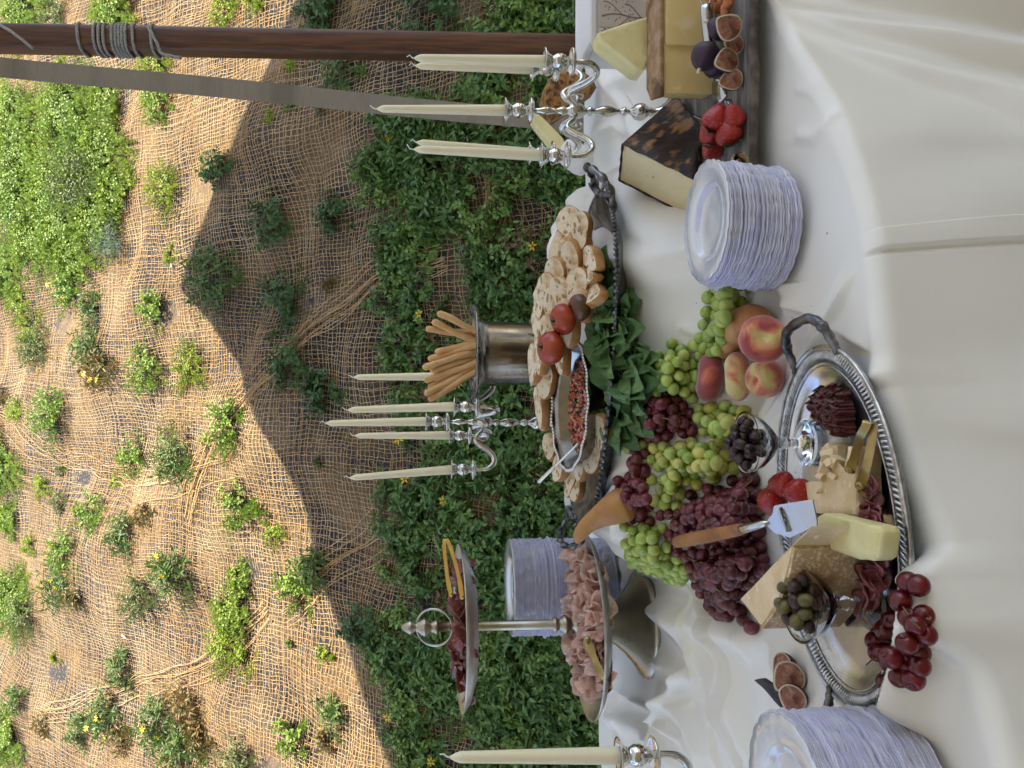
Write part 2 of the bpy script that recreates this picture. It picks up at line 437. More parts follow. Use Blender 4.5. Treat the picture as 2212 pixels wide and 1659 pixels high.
def plant_leaves(c, rad, kind, dens=1.0, stretch=(1, 1)):
    """foliage of one plant around c (local up = slope normal mixed with world up)"""
    P = dict(clover=(.024, .019, 8), round=(.028, .019, 7), yellowgreen=(.018, .012, 8), lance=(.052, .015, 8), brown=(.045, .016, 7), grey=(.055, .003, 10),
             olive=(.026, .012, 7), dark=(.036, .022, 7), cover=(.054, .019, 7), dry=(.035, .014, 6))[kind]
    nst = int(max(6, 1.15 * dens * (rad / .15) ** 1.6 * {'clover': 60, 'round': 30, 'yellowgreen': 48, 'lance': 20, 'brown': 20, 'grey': 34, 'olive': 34, 'dark': 24, 'cover': 22, 'dry': 16}[kind]))
    A = []; D = []; N = []; LL = []; WW = []; stems = []
    ux = np.array([1, 0, 0]); uy = np.cross(SN, ux)
    for s in range(nst):
        a = rng.uniform(0, 2 * np.pi); q = math.sqrt(rng.uniform(0, 1)) * (1 + .25 * math.sin(3 * a + c[0] * 9))
        tip = c + ux * math.cos(a) * q * rad * stretch[0] + uy * math.sin(a) * q * rad * stretch[1]
        h = rad * (.55 * (1 - .6 * q * q) + rng.uniform(-.06, .14)) * {'clover': .6, 'yellowgreen': .7}.get(kind, 1)
        tip = tip + SN * h * .8 + np.array([0, 0, 1]) * h * .35
        base = c + (tip - c) * .25 - SN * .0; base = base - SN * max(0, (base - c) @ SN)
        stems.append((base, tip)); ax = (tip - base); ax /= np.linalg.norm(ax) + 1e-9
        m_ = P[2]; ph = rng.uniform(0, 6.28)
        e1 = np.cross(ax, [.3, .5, .8]); e1 /= np.linalg.norm(e1); e2 = np.cross(ax, e1)
        for k in range(m_):
            t = 1 - (k / m_) * .62; aa = ph + k * 2.4 if kind != 'lance' else ph + (k % 2) * 3.14 + (k // 2) * 1.57
            o = e1 * math.cos(aa) + e2 * math.sin(aa); up = .25 + .85 * (t - .4) + rng.uniform(-.2, .2)
            A.append(base + (tip - base) * t); D.append(o + ax * up); N.append(ax + rng.normal(0, .25, 3))
            sc = rng.uniform(.7, 1.2) * (1.1 - .45 * (t - .38)); LL.append(P[0] * sc); WW.append(P[1] * sc)
    g = leaves(np.array(A), np.array(D), np.array(N), np.array(LL), np.array(WW), curl=rng.uniform(.12, .3))
    return g, stems
def stems_geo(stems, r=.0012):
    V = []; F = []
    for a, b in stems:
        d = b - a; s = np.cross(d, [.2, .9, .1]); s /= np.linalg.norm(s) + 1e-9; q = np.cross(d, s); q /= np.linalg.norm(q) + 1e-9; n = len(V)
        for p in (a, b): V += [p + s * r, p - s * .5 * r + q * .87 * r, p - s * .5 * r - q * .87 * r]
        F += [(n, n + 1, n + 4), (n, n + 4, n + 3), (n + 1, n + 2, n + 5), (n + 1, n + 5, n + 4), (n + 2, n, n + 3), (n + 2, n + 3, n + 5)]
    return np.array(V), np.array(F)
def flower_geo(c, r, n=6, tilt=None):
    ax = Vector(tilt if tilt else (random.uniform(-.5, .5), -1, random.uniform(.2, .9))).normalized(); q = ax.to_track_quat('Z', 'Y').to_matrix().to_4x4()
    V = []; F = []
    for i in range(n):
        a = 6.283 * i / n + random.uniform(-.15, .15); L = r * random.uniform(.8, 1.1); w_ = r * .3; o = len(V)
        for t, s, h in ((.12, -.3, 0), (.12, .3, 0), (.6, .62, .12), (.6, -.62, .12), (.6, 0, .02), (1, .2, .05), (1, -.2, .05)):
            V.append((math.cos(a) * t * L - math.sin(a) * s * w_, math.sin(a) * t * L + math.cos(a) * s * w_, h * r))
        F += [(o, o + 1, o + 2, o + 4), (o, o + 4, o + 3), (o + 3, o + 4, o + 6), (o + 4, o + 2, o + 5), (o + 4, o + 5, o + 6)]
    pet = xf((V, F), Matrix.Translation(c) @ q); eye = xf(ball((0, 0, .1 * r), (r * .24, r * .24, r * .16), 8, 5), Matrix.Translation(c) @ q)
    return pet, eye
KN = {'clover': 'low mat of small clover-like leaves', 'round': 'round plant with fresh green leaves', 'yellowgreen': 'plant with tiny yellow-green leaves',
      'lance': 'plant with long narrow dark leaves', 'brown': 'withering plant with orange-brown leaves', 'grey': 'spiky silver-blue grass-like tuft',
      'olive': 'wispy olive green plant', 'dark': 'dense plant with broad dark leaves'}
PN = {'clover': 'clover_plant', 'round': 'round_leaf_plant', 'yellowgreen': 'yellow_green_plant', 'lance': 'long_leaf_plant', 'brown': 'withering_plant', 'grey': 'silver_tuft', 'olive': 'wispy_plant', 'dark': 'dark_leaf_plant'}
PL = [(55, 330, 75, 'clover'), (150, 250, 85, 'clover'), (235, 330, 70, 'clover'), (130, 420, 85, 'clover'), (225, 480, 65, 'clover'), (95, 520, 70, 'clover'), (30, 590, 55, 'clover'), (175, 560, 55, 'clover'),
 (60, 450, 70, 'round'), (190, 400, 70, 'olive'), (25, 400, 60, 'clover'), (110, 340, 60, 'yellowgreen'), (185, 310, 60, 'round'), (60, 250, 60, 'clover'), (260, 420, 50, 'clover'), (225, 220, 50, 'clover'), (150, 500, 70, 'clover'),
 (40, 25, 65, 'clover'), (140, 30, 40, 'olive'), (260, 25, 62, 'clover'), (335, 150, 48, 'yellowgreen'), (355, 225, 42, 'round'), (480, 30, 38, 'yellowgreen'), (550, 5, 30, 'yellowgreen'), (700, 12, 50, 'dark'), (700, 65, 30, 'dark'),
 (755, 150, 50, 'lance'), (940, 38, 70, 'dark'), (1170, 25, 75, 'round'), (372, 410, 50, 'yellowgreen'), (492, 372, 36, 'dark'), (592, 482, 44, 'dark'), (720, 465, 36, 'dark'), (475, 605, 66, 'lance'), (600, 648, 48, 'dark'),
 (348, 668, 36, 'round'), (252, 530, 38, 'grey'), (375, 552, 18, 'yellowgreen'), (48, 655, 38, 'yellowgreen'), (65, 715, 36, 'yellowgreen'), (155, 630, 38, 'round'), (205, 662, 28, 'lance'), (85, 752, 46, 'olive'),
 (218, 745, 42, 'lance'), (245, 795, 40, 'brown'), (322, 800, 46, 'round'), (405, 792, 46, 'yellowgreen'), (130, 895, 48, 'round'), (5, 860, 25, 'brown'), (275, 992, 36, 'round'), (360, 945, 26, 'olive'), (392, 985, 50, 'lance'), (512, 925, 52, 'round'),
 (45, 890, 26, 'yellowgreen'), (15, 1010, 62, 'clover'), (90, 1055, 24, 'yellowgreen'), (30, 1120, 30, 'clover'), (535, 1092, 44, 'round'), (595, 1150, 28, 'yellowgreen'), (205, 1108, 40, 'round'), (225, 1040, 14, 'yellowgreen'), (165, 1195, 40, 'round'), (150, 1265, 42, 'lance'), (190, 1290, 26, 'brown'),
 (25, 1300, 66, 'clover'), (62, 1330, 40, 'olive'), (302, 1155, 36, 'lance'), (335, 1115, 22, 'brown'), (407, 1232, 52, 'lance'), (320, 1295, 46, 'olive'), (515, 1250, 30, 'clover'), (500, 1320, 48, 'clover'), (480, 1400, 46, 'yellowgreen'), (528, 1430, 34, 'yellowgreen'),
 (640, 1268, 46, 'round'), (680, 1230, 40, 'lance'), (250, 1440, 34, 'lance'), (115, 1420, 12, 'yellowgreen'), (60, 1510, 24, 'lance'), (35, 1600, 48, 'clover'), (178, 1575, 30, 'lance'), (235, 1545, 44, 'lance'), (265, 1590, 28, 'brown'), (350, 1560, 50, 'lance'), (400, 1520, 42, 'brown'),
 (400, 1620, 50, 'lance'), (440, 1590, 32, 'brown'), (525, 1640, 46, 'olive'), (640, 1590, 38, 'round'), (720, 1540, 32, 'lance'), (655, 785, 46, 'dark'), (715, 845, 44, 'dark'), (800, 1345, 46, 'dark'), (700, 1420, 18, 'yellowgreen')]
ORD = ['first', 'second', 'third', 'fourth', 'fifth', 'sixth', 'seventh', 'eighth', 'ninth', 'tenth', 'eleventh', 'twelfth', 'thirteenth', 'fourteenth', 'fifteenth', 'sixteenth', 'seventeenth', 'eighteenth', 'nineteenth', 'twentieth', 'twenty-first', 'twenty-second', 'twenty-third', 'twenty-fourth', 'twenty-fifth', 'twenty-sixth', 'twenty-seventh', 'twenty-eighth']
_r = random.Random(99)
for _ in range(34):
    q = (_r.uniform(10, 780), _r.uniform(10, 1640))
    if all((q[0] - p[0]) ** 2 + (q[1] - p[1]) ** 2 > (p[2] + 22) ** 2 for p in PL): PL.append((int(q[0]), int(q[1]), _r.choice((10, 14, 20)), _r.choice(('yellowgreen', 'brown', 'olive', 'round', 'olive'))))
cnt = {}
for k in KN:
    s = sorted([p for p in PL if p[3] == k])
    for i, (tx, ty, r, kd) in enumerate(s):
        c = hill_pt(tx, ty); c = Vector((c.x, c.y, hillz(c.x, c.y))); rad = r * c.y / FPX * 1.50
        g, st = plant_leaves(np.array(c), rad, kd, dens=1.15)
        lab = f"{KN[k]}, {ORD[i]} of its kind from the photo's left" if len(s) > 1 else f"{KN[k]} on the sunlit netting"
        o = root(PN[k], lab, 'plant', c, 'plants growing through the netting')
        part('foliage', g, LM[kd], o, smooth=False); part('stem', stems_geo(st), M_stem, o)
        if (tx, ty) in ((155, 630), (150, 1265), (235, 1545), (407, 1232), (245, 795), (350, 1560)):
            for q in range(3 if tx in (245, 235) else 2):
                fc = c + Vector((random.uniform(-.7, .7) * rad, -rad * .5, rad * random.uniform(.0, .7)))
                pg, eg = flower_geo(fc, .022); part('flower', pg, M_petal, o, label='bright yellow flower')
# the dense planting along the foot of the bank: nobody could count it
def band_left(ty):      # where the ground cover begins (photo), as sight lines
    pts = [(-60, 1000), (120, 990), (230, 880), (300, 812), (550, 835), (650, 815), (750, 800), (830, 850), (1050, 850), (1110, 815), (1300, 830), (1420, 800), (1520, 830), (1760, 850)]
    for (a, b), (c, d) in zip(pts, pts[1:]):
        if a <= ty <= c: return b + (d - b) * (ty - a) / (c - a)
    return 830
GV = []; GF = []; go = 0; SV = []
gaps = [(1010, 160, 60, 60), (1150, 190, 50, 60), (1050, 420, 55, 70), (1000, 560, 40, 60), (870, 1300, 30, 30), (905, 1400, 22, 60), (760, 1660, 40, 60), (1045, 700, 30, 50), (1180, 110, 40, 40)]
tries = 0; npl = 0; DV = []; DF = []; do = 0; LV = []; LF = []; lo__ = 0
while npl < 650 and tries < 6000:
    tries += 1; ty = random.uniform(-120, 1780); tx = random.uniform(790, 1420)
    if tx < band_left(ty) + random.uniform(-5, 25): continue
    if any(((tx - a) / c) ** 2 + ((ty - b) / d) ** 2 < 1 for a, b, c, d in gaps) and random.random() < .86: continue
    c = hill_pt(tx, ty)
    if c.y < HY: c = Vector((c.x, HY + random.uniform(0, .1), 0))
    c = np.array([c.x, c.y, hillz(c.x, c.y)]); npl += 1
    big = math.sin(ty * .011 + tx * .004) > -.2
    kd = 'cover' if big else 'dark'
    if random.random() < .05: kd = 'dry'
    elif random.random() < .32: kd = 'light'
    g, st = plant_leaves(c, random.uniform(.06, .155), 'round' if kd == 'light' else kd, dens=.85 if kd != 'dry' else .6)
    if kd == 'light': LV.append(g[0]); LF.append(g[1] + lo__); lo__ += len(g[0])
    elif kd == 'dry': DV.append(g[0]); DF.append(g[1] + do); do += len(g[0])
    else: GV.append(g[0]); GF.append(g[1] + go); go += len(g[0])
    SV += st
gc = solo('ground_cover', (np.concatenate(GV), np.concatenate(GF)), LM['cover'], 'dense shaded green ground cover along the foot of the bank', 'ground cover', smooth=False, loc=(0, 0, 0), kind='stuff')
gl = solo('light_ground_cover', (np.concatenate(LV), np.concatenate(LF)), LM['light'], 'lighter fresh green shoots scattered through the dense ground cover', 'ground cover', smooth=False, loc=(0, 0, 0), kind='stuff')
gd = solo('dry_leaves', (np.concatenate(DV), np.concatenate(DF)), LM['dry'], 'brown and wine-red withered leaves among the ground cover', 'dry leaves', smooth=False, loc=(0, 0, 0), kind='stuff')
gs = solo('ground_cover_stems', stems_geo(SV), M_stem, 'thin green stems of the dense ground cover', 'stems', loc=(0, 0, 0), kind='stuff')
FL = [(905, 683, 'beside the left breadstick, above the silver bucket'), (955, 1075, 'with a dark centre, left of the candelabra with the lowest arm'), (875, 1030, 'just below the tip of the leaning candle'), (862, 945, 'behind the middle candles of the left candelabra'), (842, 312, 'above the paired candles of the right candelabra'),
      (930, 1622, 'near the photo corner above the near candle'), (838, 1530, 'at the shade edge above the tiered stand'), (1142, 542, 'wilted, behind the bread tray handle'), (1030, 925, 'half hidden under the left candelabra'), (985, 830, 'behind the breadsticks')]
for tx, ty, t in FL:
    c = hill_pt(tx, ty); c = Vector((c.x, c.y - .10, c.z + .0)); o = root('yellow_flower', f'yellow star-shaped flower {t}', 'flower', c, 'yellow flowers in the ground cover')
    pg, eg = flower_geo(c, random.uniform(.020, .028), random.choice((5, 6, 7)), (random.uniform(-.4, .4), -1, .6)); part('petal', pg, M_petal, o); part('flower_centre', eg, M_eye, o)
# small pale debris on the netting
M_twig = mat('pale_twig', (.55, .47, .36), .8, bump=.001, bscale=80)
for tx, ty, L, a, t in ((383, 575, .03, .5, 'pale chip of wood on the net near the silver tuft'), (270, 1378, .07, 1.0, 'pale dry stub on the net, lower of the two'), (335, 1330, .05, .8, 'pale dry stub beside the wispy plant')):
    c = hill_pt(tx, ty); c = Vector((c.x, c.y, hillz(c.x, c.y) + .02)); d = Vector((math.cos(a), .1, math.sin(a))) * L
    solo('dry_twig', tube([c - d * .5, c + Vector((0, 0, .004)), c + d * .5], [.007, .008, .006], 7), M_twig, t, 'twig', loc=c)

# litter blown over the netting
n_ = 420; A = []; D = []; N = []
for k in range(n_):
    c = hill_pt(random.uniform(0, 1000), random.uniform(0, 1659)); A.append((c.x, c.y, hillz(c.x, c.y) + .016)); D.append((random.uniform(-1, 1), random.uniform(-.5, .5), random.uniform(-1, 1))); N.append(SN + rng.normal(0, .5, 3))
lit = leaves(np.array(A), np.array(D), np.array(N), rng.uniform(.010, .034, n_), rng.uniform(.005, .013, n_), .3)
solo('leaf_litter', lit, LM['dry'], 'small curled dead leaves scattered over the netting', 'dead leaves', smooth=False, loc=(0, 0, 0), kind='stuff')
# ---------------------------------------------------------------- canopy above the table (casts the shade edge on the bank)
edge = [(900, 1900), (840, 1659), (765, 1450), (700, 1270), (650, 1060), (545, 860), (470, 730), (392, 625), (425, 520), (480, 400), (545, 250), (585, 120), (625, 0), (700, -200)]
CZ = 3.05
pts = []
for a, b in edge:
    p = hill_pt(a, b); t = (CZ - p.z) / SUNV.z; pts.append((p.x + SUNV.x * t, p.y + SUNV.y * t))
outline = [(-4.0, -3.6), (-4.0, pts[0][1])] + pts + [(4.4, pts[-1][1]), (4.4, -3.6)]
M_canvas = mat('canvas', (.74, .77, .82), .8, transl=.36, bump=.001, bscale=300)
cn = root('shade_canopy', 'off-white fabric shade canopy stretched above the table', 'canopy', (0, 1.5, CZ))
cv = prism(outline, CZ, CZ + .004); part('canvas', cv, M_canvas, cn, smooth=False)

hw = root('bounce_wall', 'unseen tan stucco wall added behind the viewer for warm bounce light', 'wall', (0, -3.9, -.75))  # added unseen wall: keeps low sky off the cloth's front drop, bounces warm light
M_stucco = mat('stucco', (.60, .49, .30), .9, c2=(.54, .44, .27), scale=5, bump=.002, bscale=120)  # tan of the added wall, warmed to tint the light it throws back
part('wall_face', box((0, -3.9, 1.3), (14, .25, 4.1)), M_stucco, hw, smooth=False)
# ---------------------------------------------------------------- post, rope, strap
M_post = mat('stained_wood', (.125, .048, .018), .45, c2=(.07, .026, .011), scale=8, stretch=(14, 14, .9), lo=.42, hi=.58, bump=.0006, bscale=20)
pa = atd(-120, 82, 2.52); pb = atd(1458 * .885, 107, 2.52); dpz = (pb - pa).normalized(); pb2 = pb + dpz * ((-.70 - pb.z) / dpz.z)
mid = (pa + pb2) / 2
pr = root('wooden_post', 'square reddish-brown wooden post with rounded corners rising behind the table', 'post', pb2)
wv_ = .0395
path = [pb2 + (pa - pb2) * (i / 12) for i in range(13)]
sec = roundpoly([(-wv_, -wv_), (wv_, -wv_), (wv_, wv_), (-wv_, wv_)], .022, 4)
V = []; F = []; ns = len(sec)
for p in path: V += [(p.x + s[0], p.y + s[1], p.z) for s in sec]
for i in range(12):
    for j in range(ns): F.append((i * ns + j, i * ns + (j + 1) % ns, (i + 1) * ns + (j + 1) % ns, (i + 1) * ns + j))
F.append(tuple(range(12 * ns, 13 * ns)))
part('post_shaft', (V, F), M_post, pr, sharp=40)
M_rope = mat('grey_rope', (.38, .38, .37), .85, c2=(.28, .28, .275), scale=120, bump=.0006, bscale=700)
rr = root('rope', 'grey twisted rope wound many times around the wooden post', 'rope', atd(200, 90, 2.46))
def post_at(z): t = (z - pb2.z) / (pa.z - pb2.z); return pb2 + (pa - pb2) * t
def wrap(z0, z1, a0=0., a1=2 * math.pi, tail=None):
    P = []
    n = 36
    for i in range(n + 1):
        t = i / n; a = a0 + (a1 - a0) * t; z = z0 + (z1 - z0) * t; c = post_at(z); ca, sa = math.cos(a), math.sin(a)
        k = (wv_ + .0055) / max(abs(ca), abs(sa), .78); k = min(k, wv_ * 1.24)
        P.append(Vector((c.x + ca * k, c.y + sa * k, z)))
    return P + (tail or [])
def strands(P, r=.0050):
    """a three-strand twist along P"""
    P = spline(P[::2], 4); g = []
    for s in range(3):
        Q = []
        for i, p in enumerate(P):
            t = (P[min(i + 1, len(P) - 1)] - P[max(i - 1, 0)]).normalized(); n1 = t.cross(Vector((.1, .2, 1))).normalized() if abs(t.z) < .95 else t.orthogonal(); n2 = t.cross(n1); a = i * .9 + s * 2.094
            Q.append(p + (n1 * math.cos(a) + n2 * math.sin(a)) * r * .48)
        g.append(tube(Q, r * .56, 6))
    return join(*g)
def zpost(tx): return atd(tx, 90, 2.47).z
for k, (a, b) in enumerate([(160, 178), (198, 204), (209, 214), (219, 226), (238, 242), (246, 250), (253, 257), (260, 264), (267, 272), (281, 293)]):
    za, zb = zpost(a), zpost(b); part('rope_turn', strands(wrap(za, zb, R(20) , R(20) - 2 * math.pi)), M_rope, rr)
za = zpost(318); part('rope_turn', strands(wrap(zpost(322), zpost(330), R(20), R(20) - 2 * math.pi)), M_rope, rr)
q0 = atd(325, 60, 2.455); part('rope_tail', strands([atd(318, 55, 2.46), atd(330, 80, 2.455), atd(340, 95, 2.455), atd(333, 105, 2.455), atd(350, 116, 2.455), atd(375, 124, 2.455), atd(392, 126, 2.46)]), M_rope, rr, label='loose end of the rope hanging below the winding')
part('rope_turn', strands([atd(-60, 20, 2.53), atd(-2, 56, 2.462), atd(20, 66, 2.455), atd(50, 88, 2.455), atd(72, 106, 2.455), atd(95, 122, 2.47)]), M_rope, rr, label='slanting rope turn high on the post')
M_strap = mat('strap_web', (.27, .235, .185), .8, c2=(.22, .19, .15), scale=900, stretch=(.02, .02, 1), bump=.0012, bscale=700, c3=(.17, .148, .115), scale3=6)
s0 = atd(-150, 130, 2.44); s1 = atd(1180, 260, 2.44); s1b = s1 + (s1 - s0) * .30
solo('webbing_strap', ribbon([s0 + (s1b - s0) * (i / 16) + Vector((0, .006 * math.sin(i * .8), 0)) for i in range(17)], .064, .003, (1, .12, 0)), M_strap, 'taut grey-brown ribbed strap running down beside the wooden post', 'strap', sharp=30)

# ---------------------------------------------------------------- tablecloth: one sheet over the table, its riser and the front drop
def px(*pts): return np.array([[at(a, b, 0).x, at(a, b, 0).y] for a, b in pts])
def sdist(x, y, P):
    """distance and side of a polyline"""
    best = np.full(x.shape, 1e9); side = np.zeros(x.shape); fr = np.zeros(x.shape)
    n = len(P) - 1
    for i in range(n):
        ax, ay = P[i]; bx, by = P[i + 1]; dx, dy = bx - ax, by - ay; L2 = dx * dx + dy * dy
        t = ((x - ax) * dx + (y - ay) * dy) / L2; tc = np.clip(t, 0, 1)
        ex = x - (ax + dx * tc); ey = y - (ay + dy * tc); d = np.hypot(ex, ey); s = np.sign(dx * ey - dy * ex)
        mk = d < best; best = np.where(mk, d, best); side = np.where(mk, s, side); fr = np.where(mk, (i + tc) / n, fr)
    return best, side, fr
def sm(t): t = np.clip(t, 0, 1); return t * t * (3 - 2 * t)
CREASE = [  # (points, height, width, kind) kind 0 soft ridge, +1/-1 one-sided lip
 (px((1400, 1100), (1550, 985), (1640, 905), (1790, 664), (1850, 545)), .0035, .012, 0),
 (px((1420, 1120), (1560, 1000), (1655, 915), (1806, 672), (1868, 555)), .0045, .006, 0),
 (px((1360, 480), (1385, 560), (1425, 660), (1455, 745), (1480, 800)), .016, .05, -1),
 (px((1275, 330), (1330, 420), (1400, 560), (1440, 640), (1475, 760)), .012, .035, -1),
 (px((1500, 1240), (1545, 1330), (1565, 1400), (1590, 1560), (1612, 1720)), .014, .05, -1),
 (px((1370, 1260), (1440, 1200), (1500, 1260)), .012, .02, 0),
 (px((1440, 1660), (1430, 1560), (1475, 1490), (1500, 1440)), .012, .013, 0),
 (px((1430, 1560), (1500, 1600), (1560, 1700)), .008, .012, 0),
 (px((1330, 1400), (1330, 1540), (1360, 1700)), .008, .02, 0),
 (px((1400, 1420), (1480, 1460), (1545, 1480)), .008, .02, 0),
 (px((1610, 1330), (1640, 1480), (1660, 1640)), .005, .02, 0),
 (px((1990, 1190), (2035, 1260), (2052, 1340), (2040, 1430), (2020, 1520), (2000, 1600)), .026, .016, 0),
 (px((1290, 130), (1330, 180), (1400, 160)), .010, .02, 0),
 (px((1270, 300), (1330, 270), (1390, 300)), .008, .018, 0),
 (px((1620, 640), (1690, 700), (1740, 640)), .003, .018, 0),
 (px((1600, 500), (1560, 560), (1500, 560)), .006, .02, 0),
 (px((1960, 700), (1900, 860), (1890, 1000)), .004, .03, 0),
 (px((1325, 1190), (1400, 1300), (1405, 1420)), .006, .02, 0),
 (px((1290, 440), (1360, 520), (1430, 640), (1475, 740)), .012, .034, 0), (px((1310, 380), (1400, 450), (1520, 560), (1600, 640)), .010, .030, 0), (px((1300, 620), (1380, 690), (1440, 790)), .011, .028, 0),
 (px((1330, 1250), (1420, 1320), (1560, 1370), (1680, 1400)), .012, .024, 0), (px((1430, 1300), (1520, 1420), (1600, 1560), (1660, 1690)), .011, .026, 0), (px((1420, 1480), (1500, 1560), (1560, 1680)), .012, .022, 0), (px((1310, 1540), (1400, 1580), (1500, 1700)), .010, .024, 0),
 (px((1290, 150), (1360, 240), (1400, 330)), .009, .022, 0), (px((1900, 640), (1960, 860), (2000, 1100)), .007, .022, 0), (px((1640, 480), (1700, 620), (1720, 690)), .004, .016, 0), (px((1660, 1400), (1760, 1560), (1800, 1700)), .008, .024, 0),
 (px((1300, 1470), (1400, 1530), (1560, 1680)), .007, .035, 1), (px((1490, 1260), (1530, 1480), (1570, 1720)), .007, .030, -1), (px((1690, 650), (1780, 700), (1900, 770)), .0035, .025, 1),
 (px((1880, 760), (1950, 980), (1990, 1150)), .006, .040, 1), (px((1320, 370), (1430, 430), (1500, 570)), .008, .035, -1), (px((1310, 520), (1400, 660), (1470, 850)), .007, .030, 1), (px((1350, 180), (1400, 260), (1420, 340)), .007, .03, 1),
 (px((1640, 1360), (1800, 1600), (1900, 1700)), .005, .03, 1), (px((1560, 560), (1640, 620), (1760, 610)), .003, .02, -1),
]
_r = random.Random(5)
for _ in range(46):      # small random wrinkles
    a, b = _r.uniform(1330, 1950), _r.uniform(-20, 1650); th = _r.uniform(0, 3.14); L_ = _r.uniform(30, 110)
    CREASE.append((px((a, b), (a + L_ * .4 * math.cos(th), b + L_ * .4 * math.sin(th) + 6), (a + L_ * math.cos(th + .3), b + L_ * math.sin(th + .3))), _r.uniform(.0008, .0026), _r.uniform(.006, .016), 0))
cn1 = wavenoise(31, wl=.45); cn2 = wavenoise(32, wl=.14); cn3 = wavenoise(33, wl=.9)
RZ = .15
def H(x, y):
    x = np.asarray(x, dtype=float); y = np.asarray(y, dtype=float)
    w1 = .02 * cn3(x, y)
    front = sm((y - (1.17 + .12 * np.clip(x, -.4, .5) * -1.0) - w1) / .24); back = sm((2.02 - y) / .10)
    lf = sm((x + .42 + w1) / .13); xr = np.clip(.27 + (y - 1.2) * .95, .22, .50); rt = sm((xr - x + w1) / .12)
    z = RZ * front * back * lf * rt
    flat = 1 - front * lf * rt * .8
    z = z + (.0030 * cn1(x, y) + .0012 * cn2(x, y)) * flat
    for P, h, wd, kd in CREASE:
        d, s, fr = sdist(x, y, P); env = sm(np.minimum(fr, 1 - fr) * 5)
        if kd == 0: z = z + 2.2 * h * env * np.exp(-(d / wd) ** 2)
        else:
            sd_ = d * s * kd; z = z + 1.9 * h * env * np.where(sd_ > 0, np.exp(-sd_ / wd), np.clip(1 + sd_ / .004, 0, 1))
    return z
GXs = np.arange(-2.0, 1.7, .004); GYs = np.arange(.2, 2.6, .004); HG = H(*np.meshgrid(GXs, GYs))
def Hs(x, y):
    i = min(max((x + 2.0) / .004, 0), len(GXs) - 2); j = min(max((y - .2) / .004, 0), len(GYs) - 2); a, b = int(i), int(j); u, v = i - a, j - b
    return float((HG[b, a] * (1 - u) + HG[b, a + 1] * u) * (1 - v) + (HG[b + 1, a] * (1 - u) + HG[b + 1, a + 1] * u) * v)
FE = [(-1.7, .33), (-.95, .45), (-.62, .555), (-.40, .640), (-.18, .752), (-.03, .828), (.166, .872), (.36, .975), (.52, 1.080), (.60, 1.132), (.637, 1.165), (.655, 1.215), (.72, 1.34), (1.0, 1.75), (1.38, 2.36)]
BE = [(-1.9, 2.12), (-1.3, 2.13), (-1.01, 2.16), (-.75, 2.22), (-.5, 2.30), (-.32, 2.33), (-.1, 2.35), (.2, 2.36), (.62, 2.36), (.80, 2.37), (.95, 2.37), (1.1, 2.37), (1.25, 2.38), (1.34, 2.38), (1.40, 2.38)]
def resamp(P, n):
    q = np.array([[p.x, p.y] for p in spline([(a, b, 0) for a, b in P], 10)]); return q
fe = resamp(FE, 0); be = resamp(BE, 0)
arc = np.concatenate([[0], np.cumsum(np.hypot(*np.diff(fe, axis=0).T))]); arcb = np.linspace(0, 1, len(be))
NS = 860
_g = np.linspace(0, arc[-1], 4000); _ah = np.interp(.166, fe[:, 0][:120], arc[:120]); _w = 1 + 5 * np.exp(-((_g - _ah + .006) / .03) ** 2) * 3 + 2.2 * (_g > _ah - .9) * (_g < _ah + .8)
_c = np.cumsum(_w); aa = np.interp(np.linspace(_c[0], _c[-1], NS), _c, _g); aa[0] = 0; aa[-1] = arc[-1] 
fr_ = np.interp(aa, arc, np.linspace(0, 1, len(fe)))
Fx = np.interp(aa, arc, fe[:, 0]); Fy = np.interp(aa, arc, fe[:, 1]); Bx = np.interp(fr_, arcb, be[:, 0]); By = np.interp(fr_, arcb, be[:, 1])
tx_ = np.gradient(Fx); ty_ = np.gradient(Fy); tl = np.hypot(tx_, ty_); Nx = ty_ / tl; Ny = -tx_ / tl
for _ in range(30): Nx[1:-1] = (Nx[:-2] + Nx[1:-1] + Nx[2:]) / 3; Ny[1:-1] = (Ny[:-2] + Ny[1:-1] + Ny[2:]) / 3
rows = []
dr = 0.72
HEM = None
for t in np.linspace(.30, 0.0, 8)[:-1]:     # back drop
    rows.append(np.stack([Bx, By + .01 + .02 * (1 - np.exp(-t * 20)), np.full(NS, -t)], -1))
vt = 1 - np.linspace(0, 1, 330) ** 1.15
for v in np.linspace(1, 0, 340):
    x = Fx + (Bx - Fx) * v; y = Fy + (By - Fy) * v; rows.append(np.stack([x, y, H(x, y)], -1))
a_c = np.interp(.632, fe[:, 0][:120], arc[:120]); a_h = np.interp(.166, fe[:, 0][:120], arc[:120])
dn1 = wavenoise(41, wl=.55); dn2 = wavenoise(42, wl=.16)
zf = H(Fx, Fy)
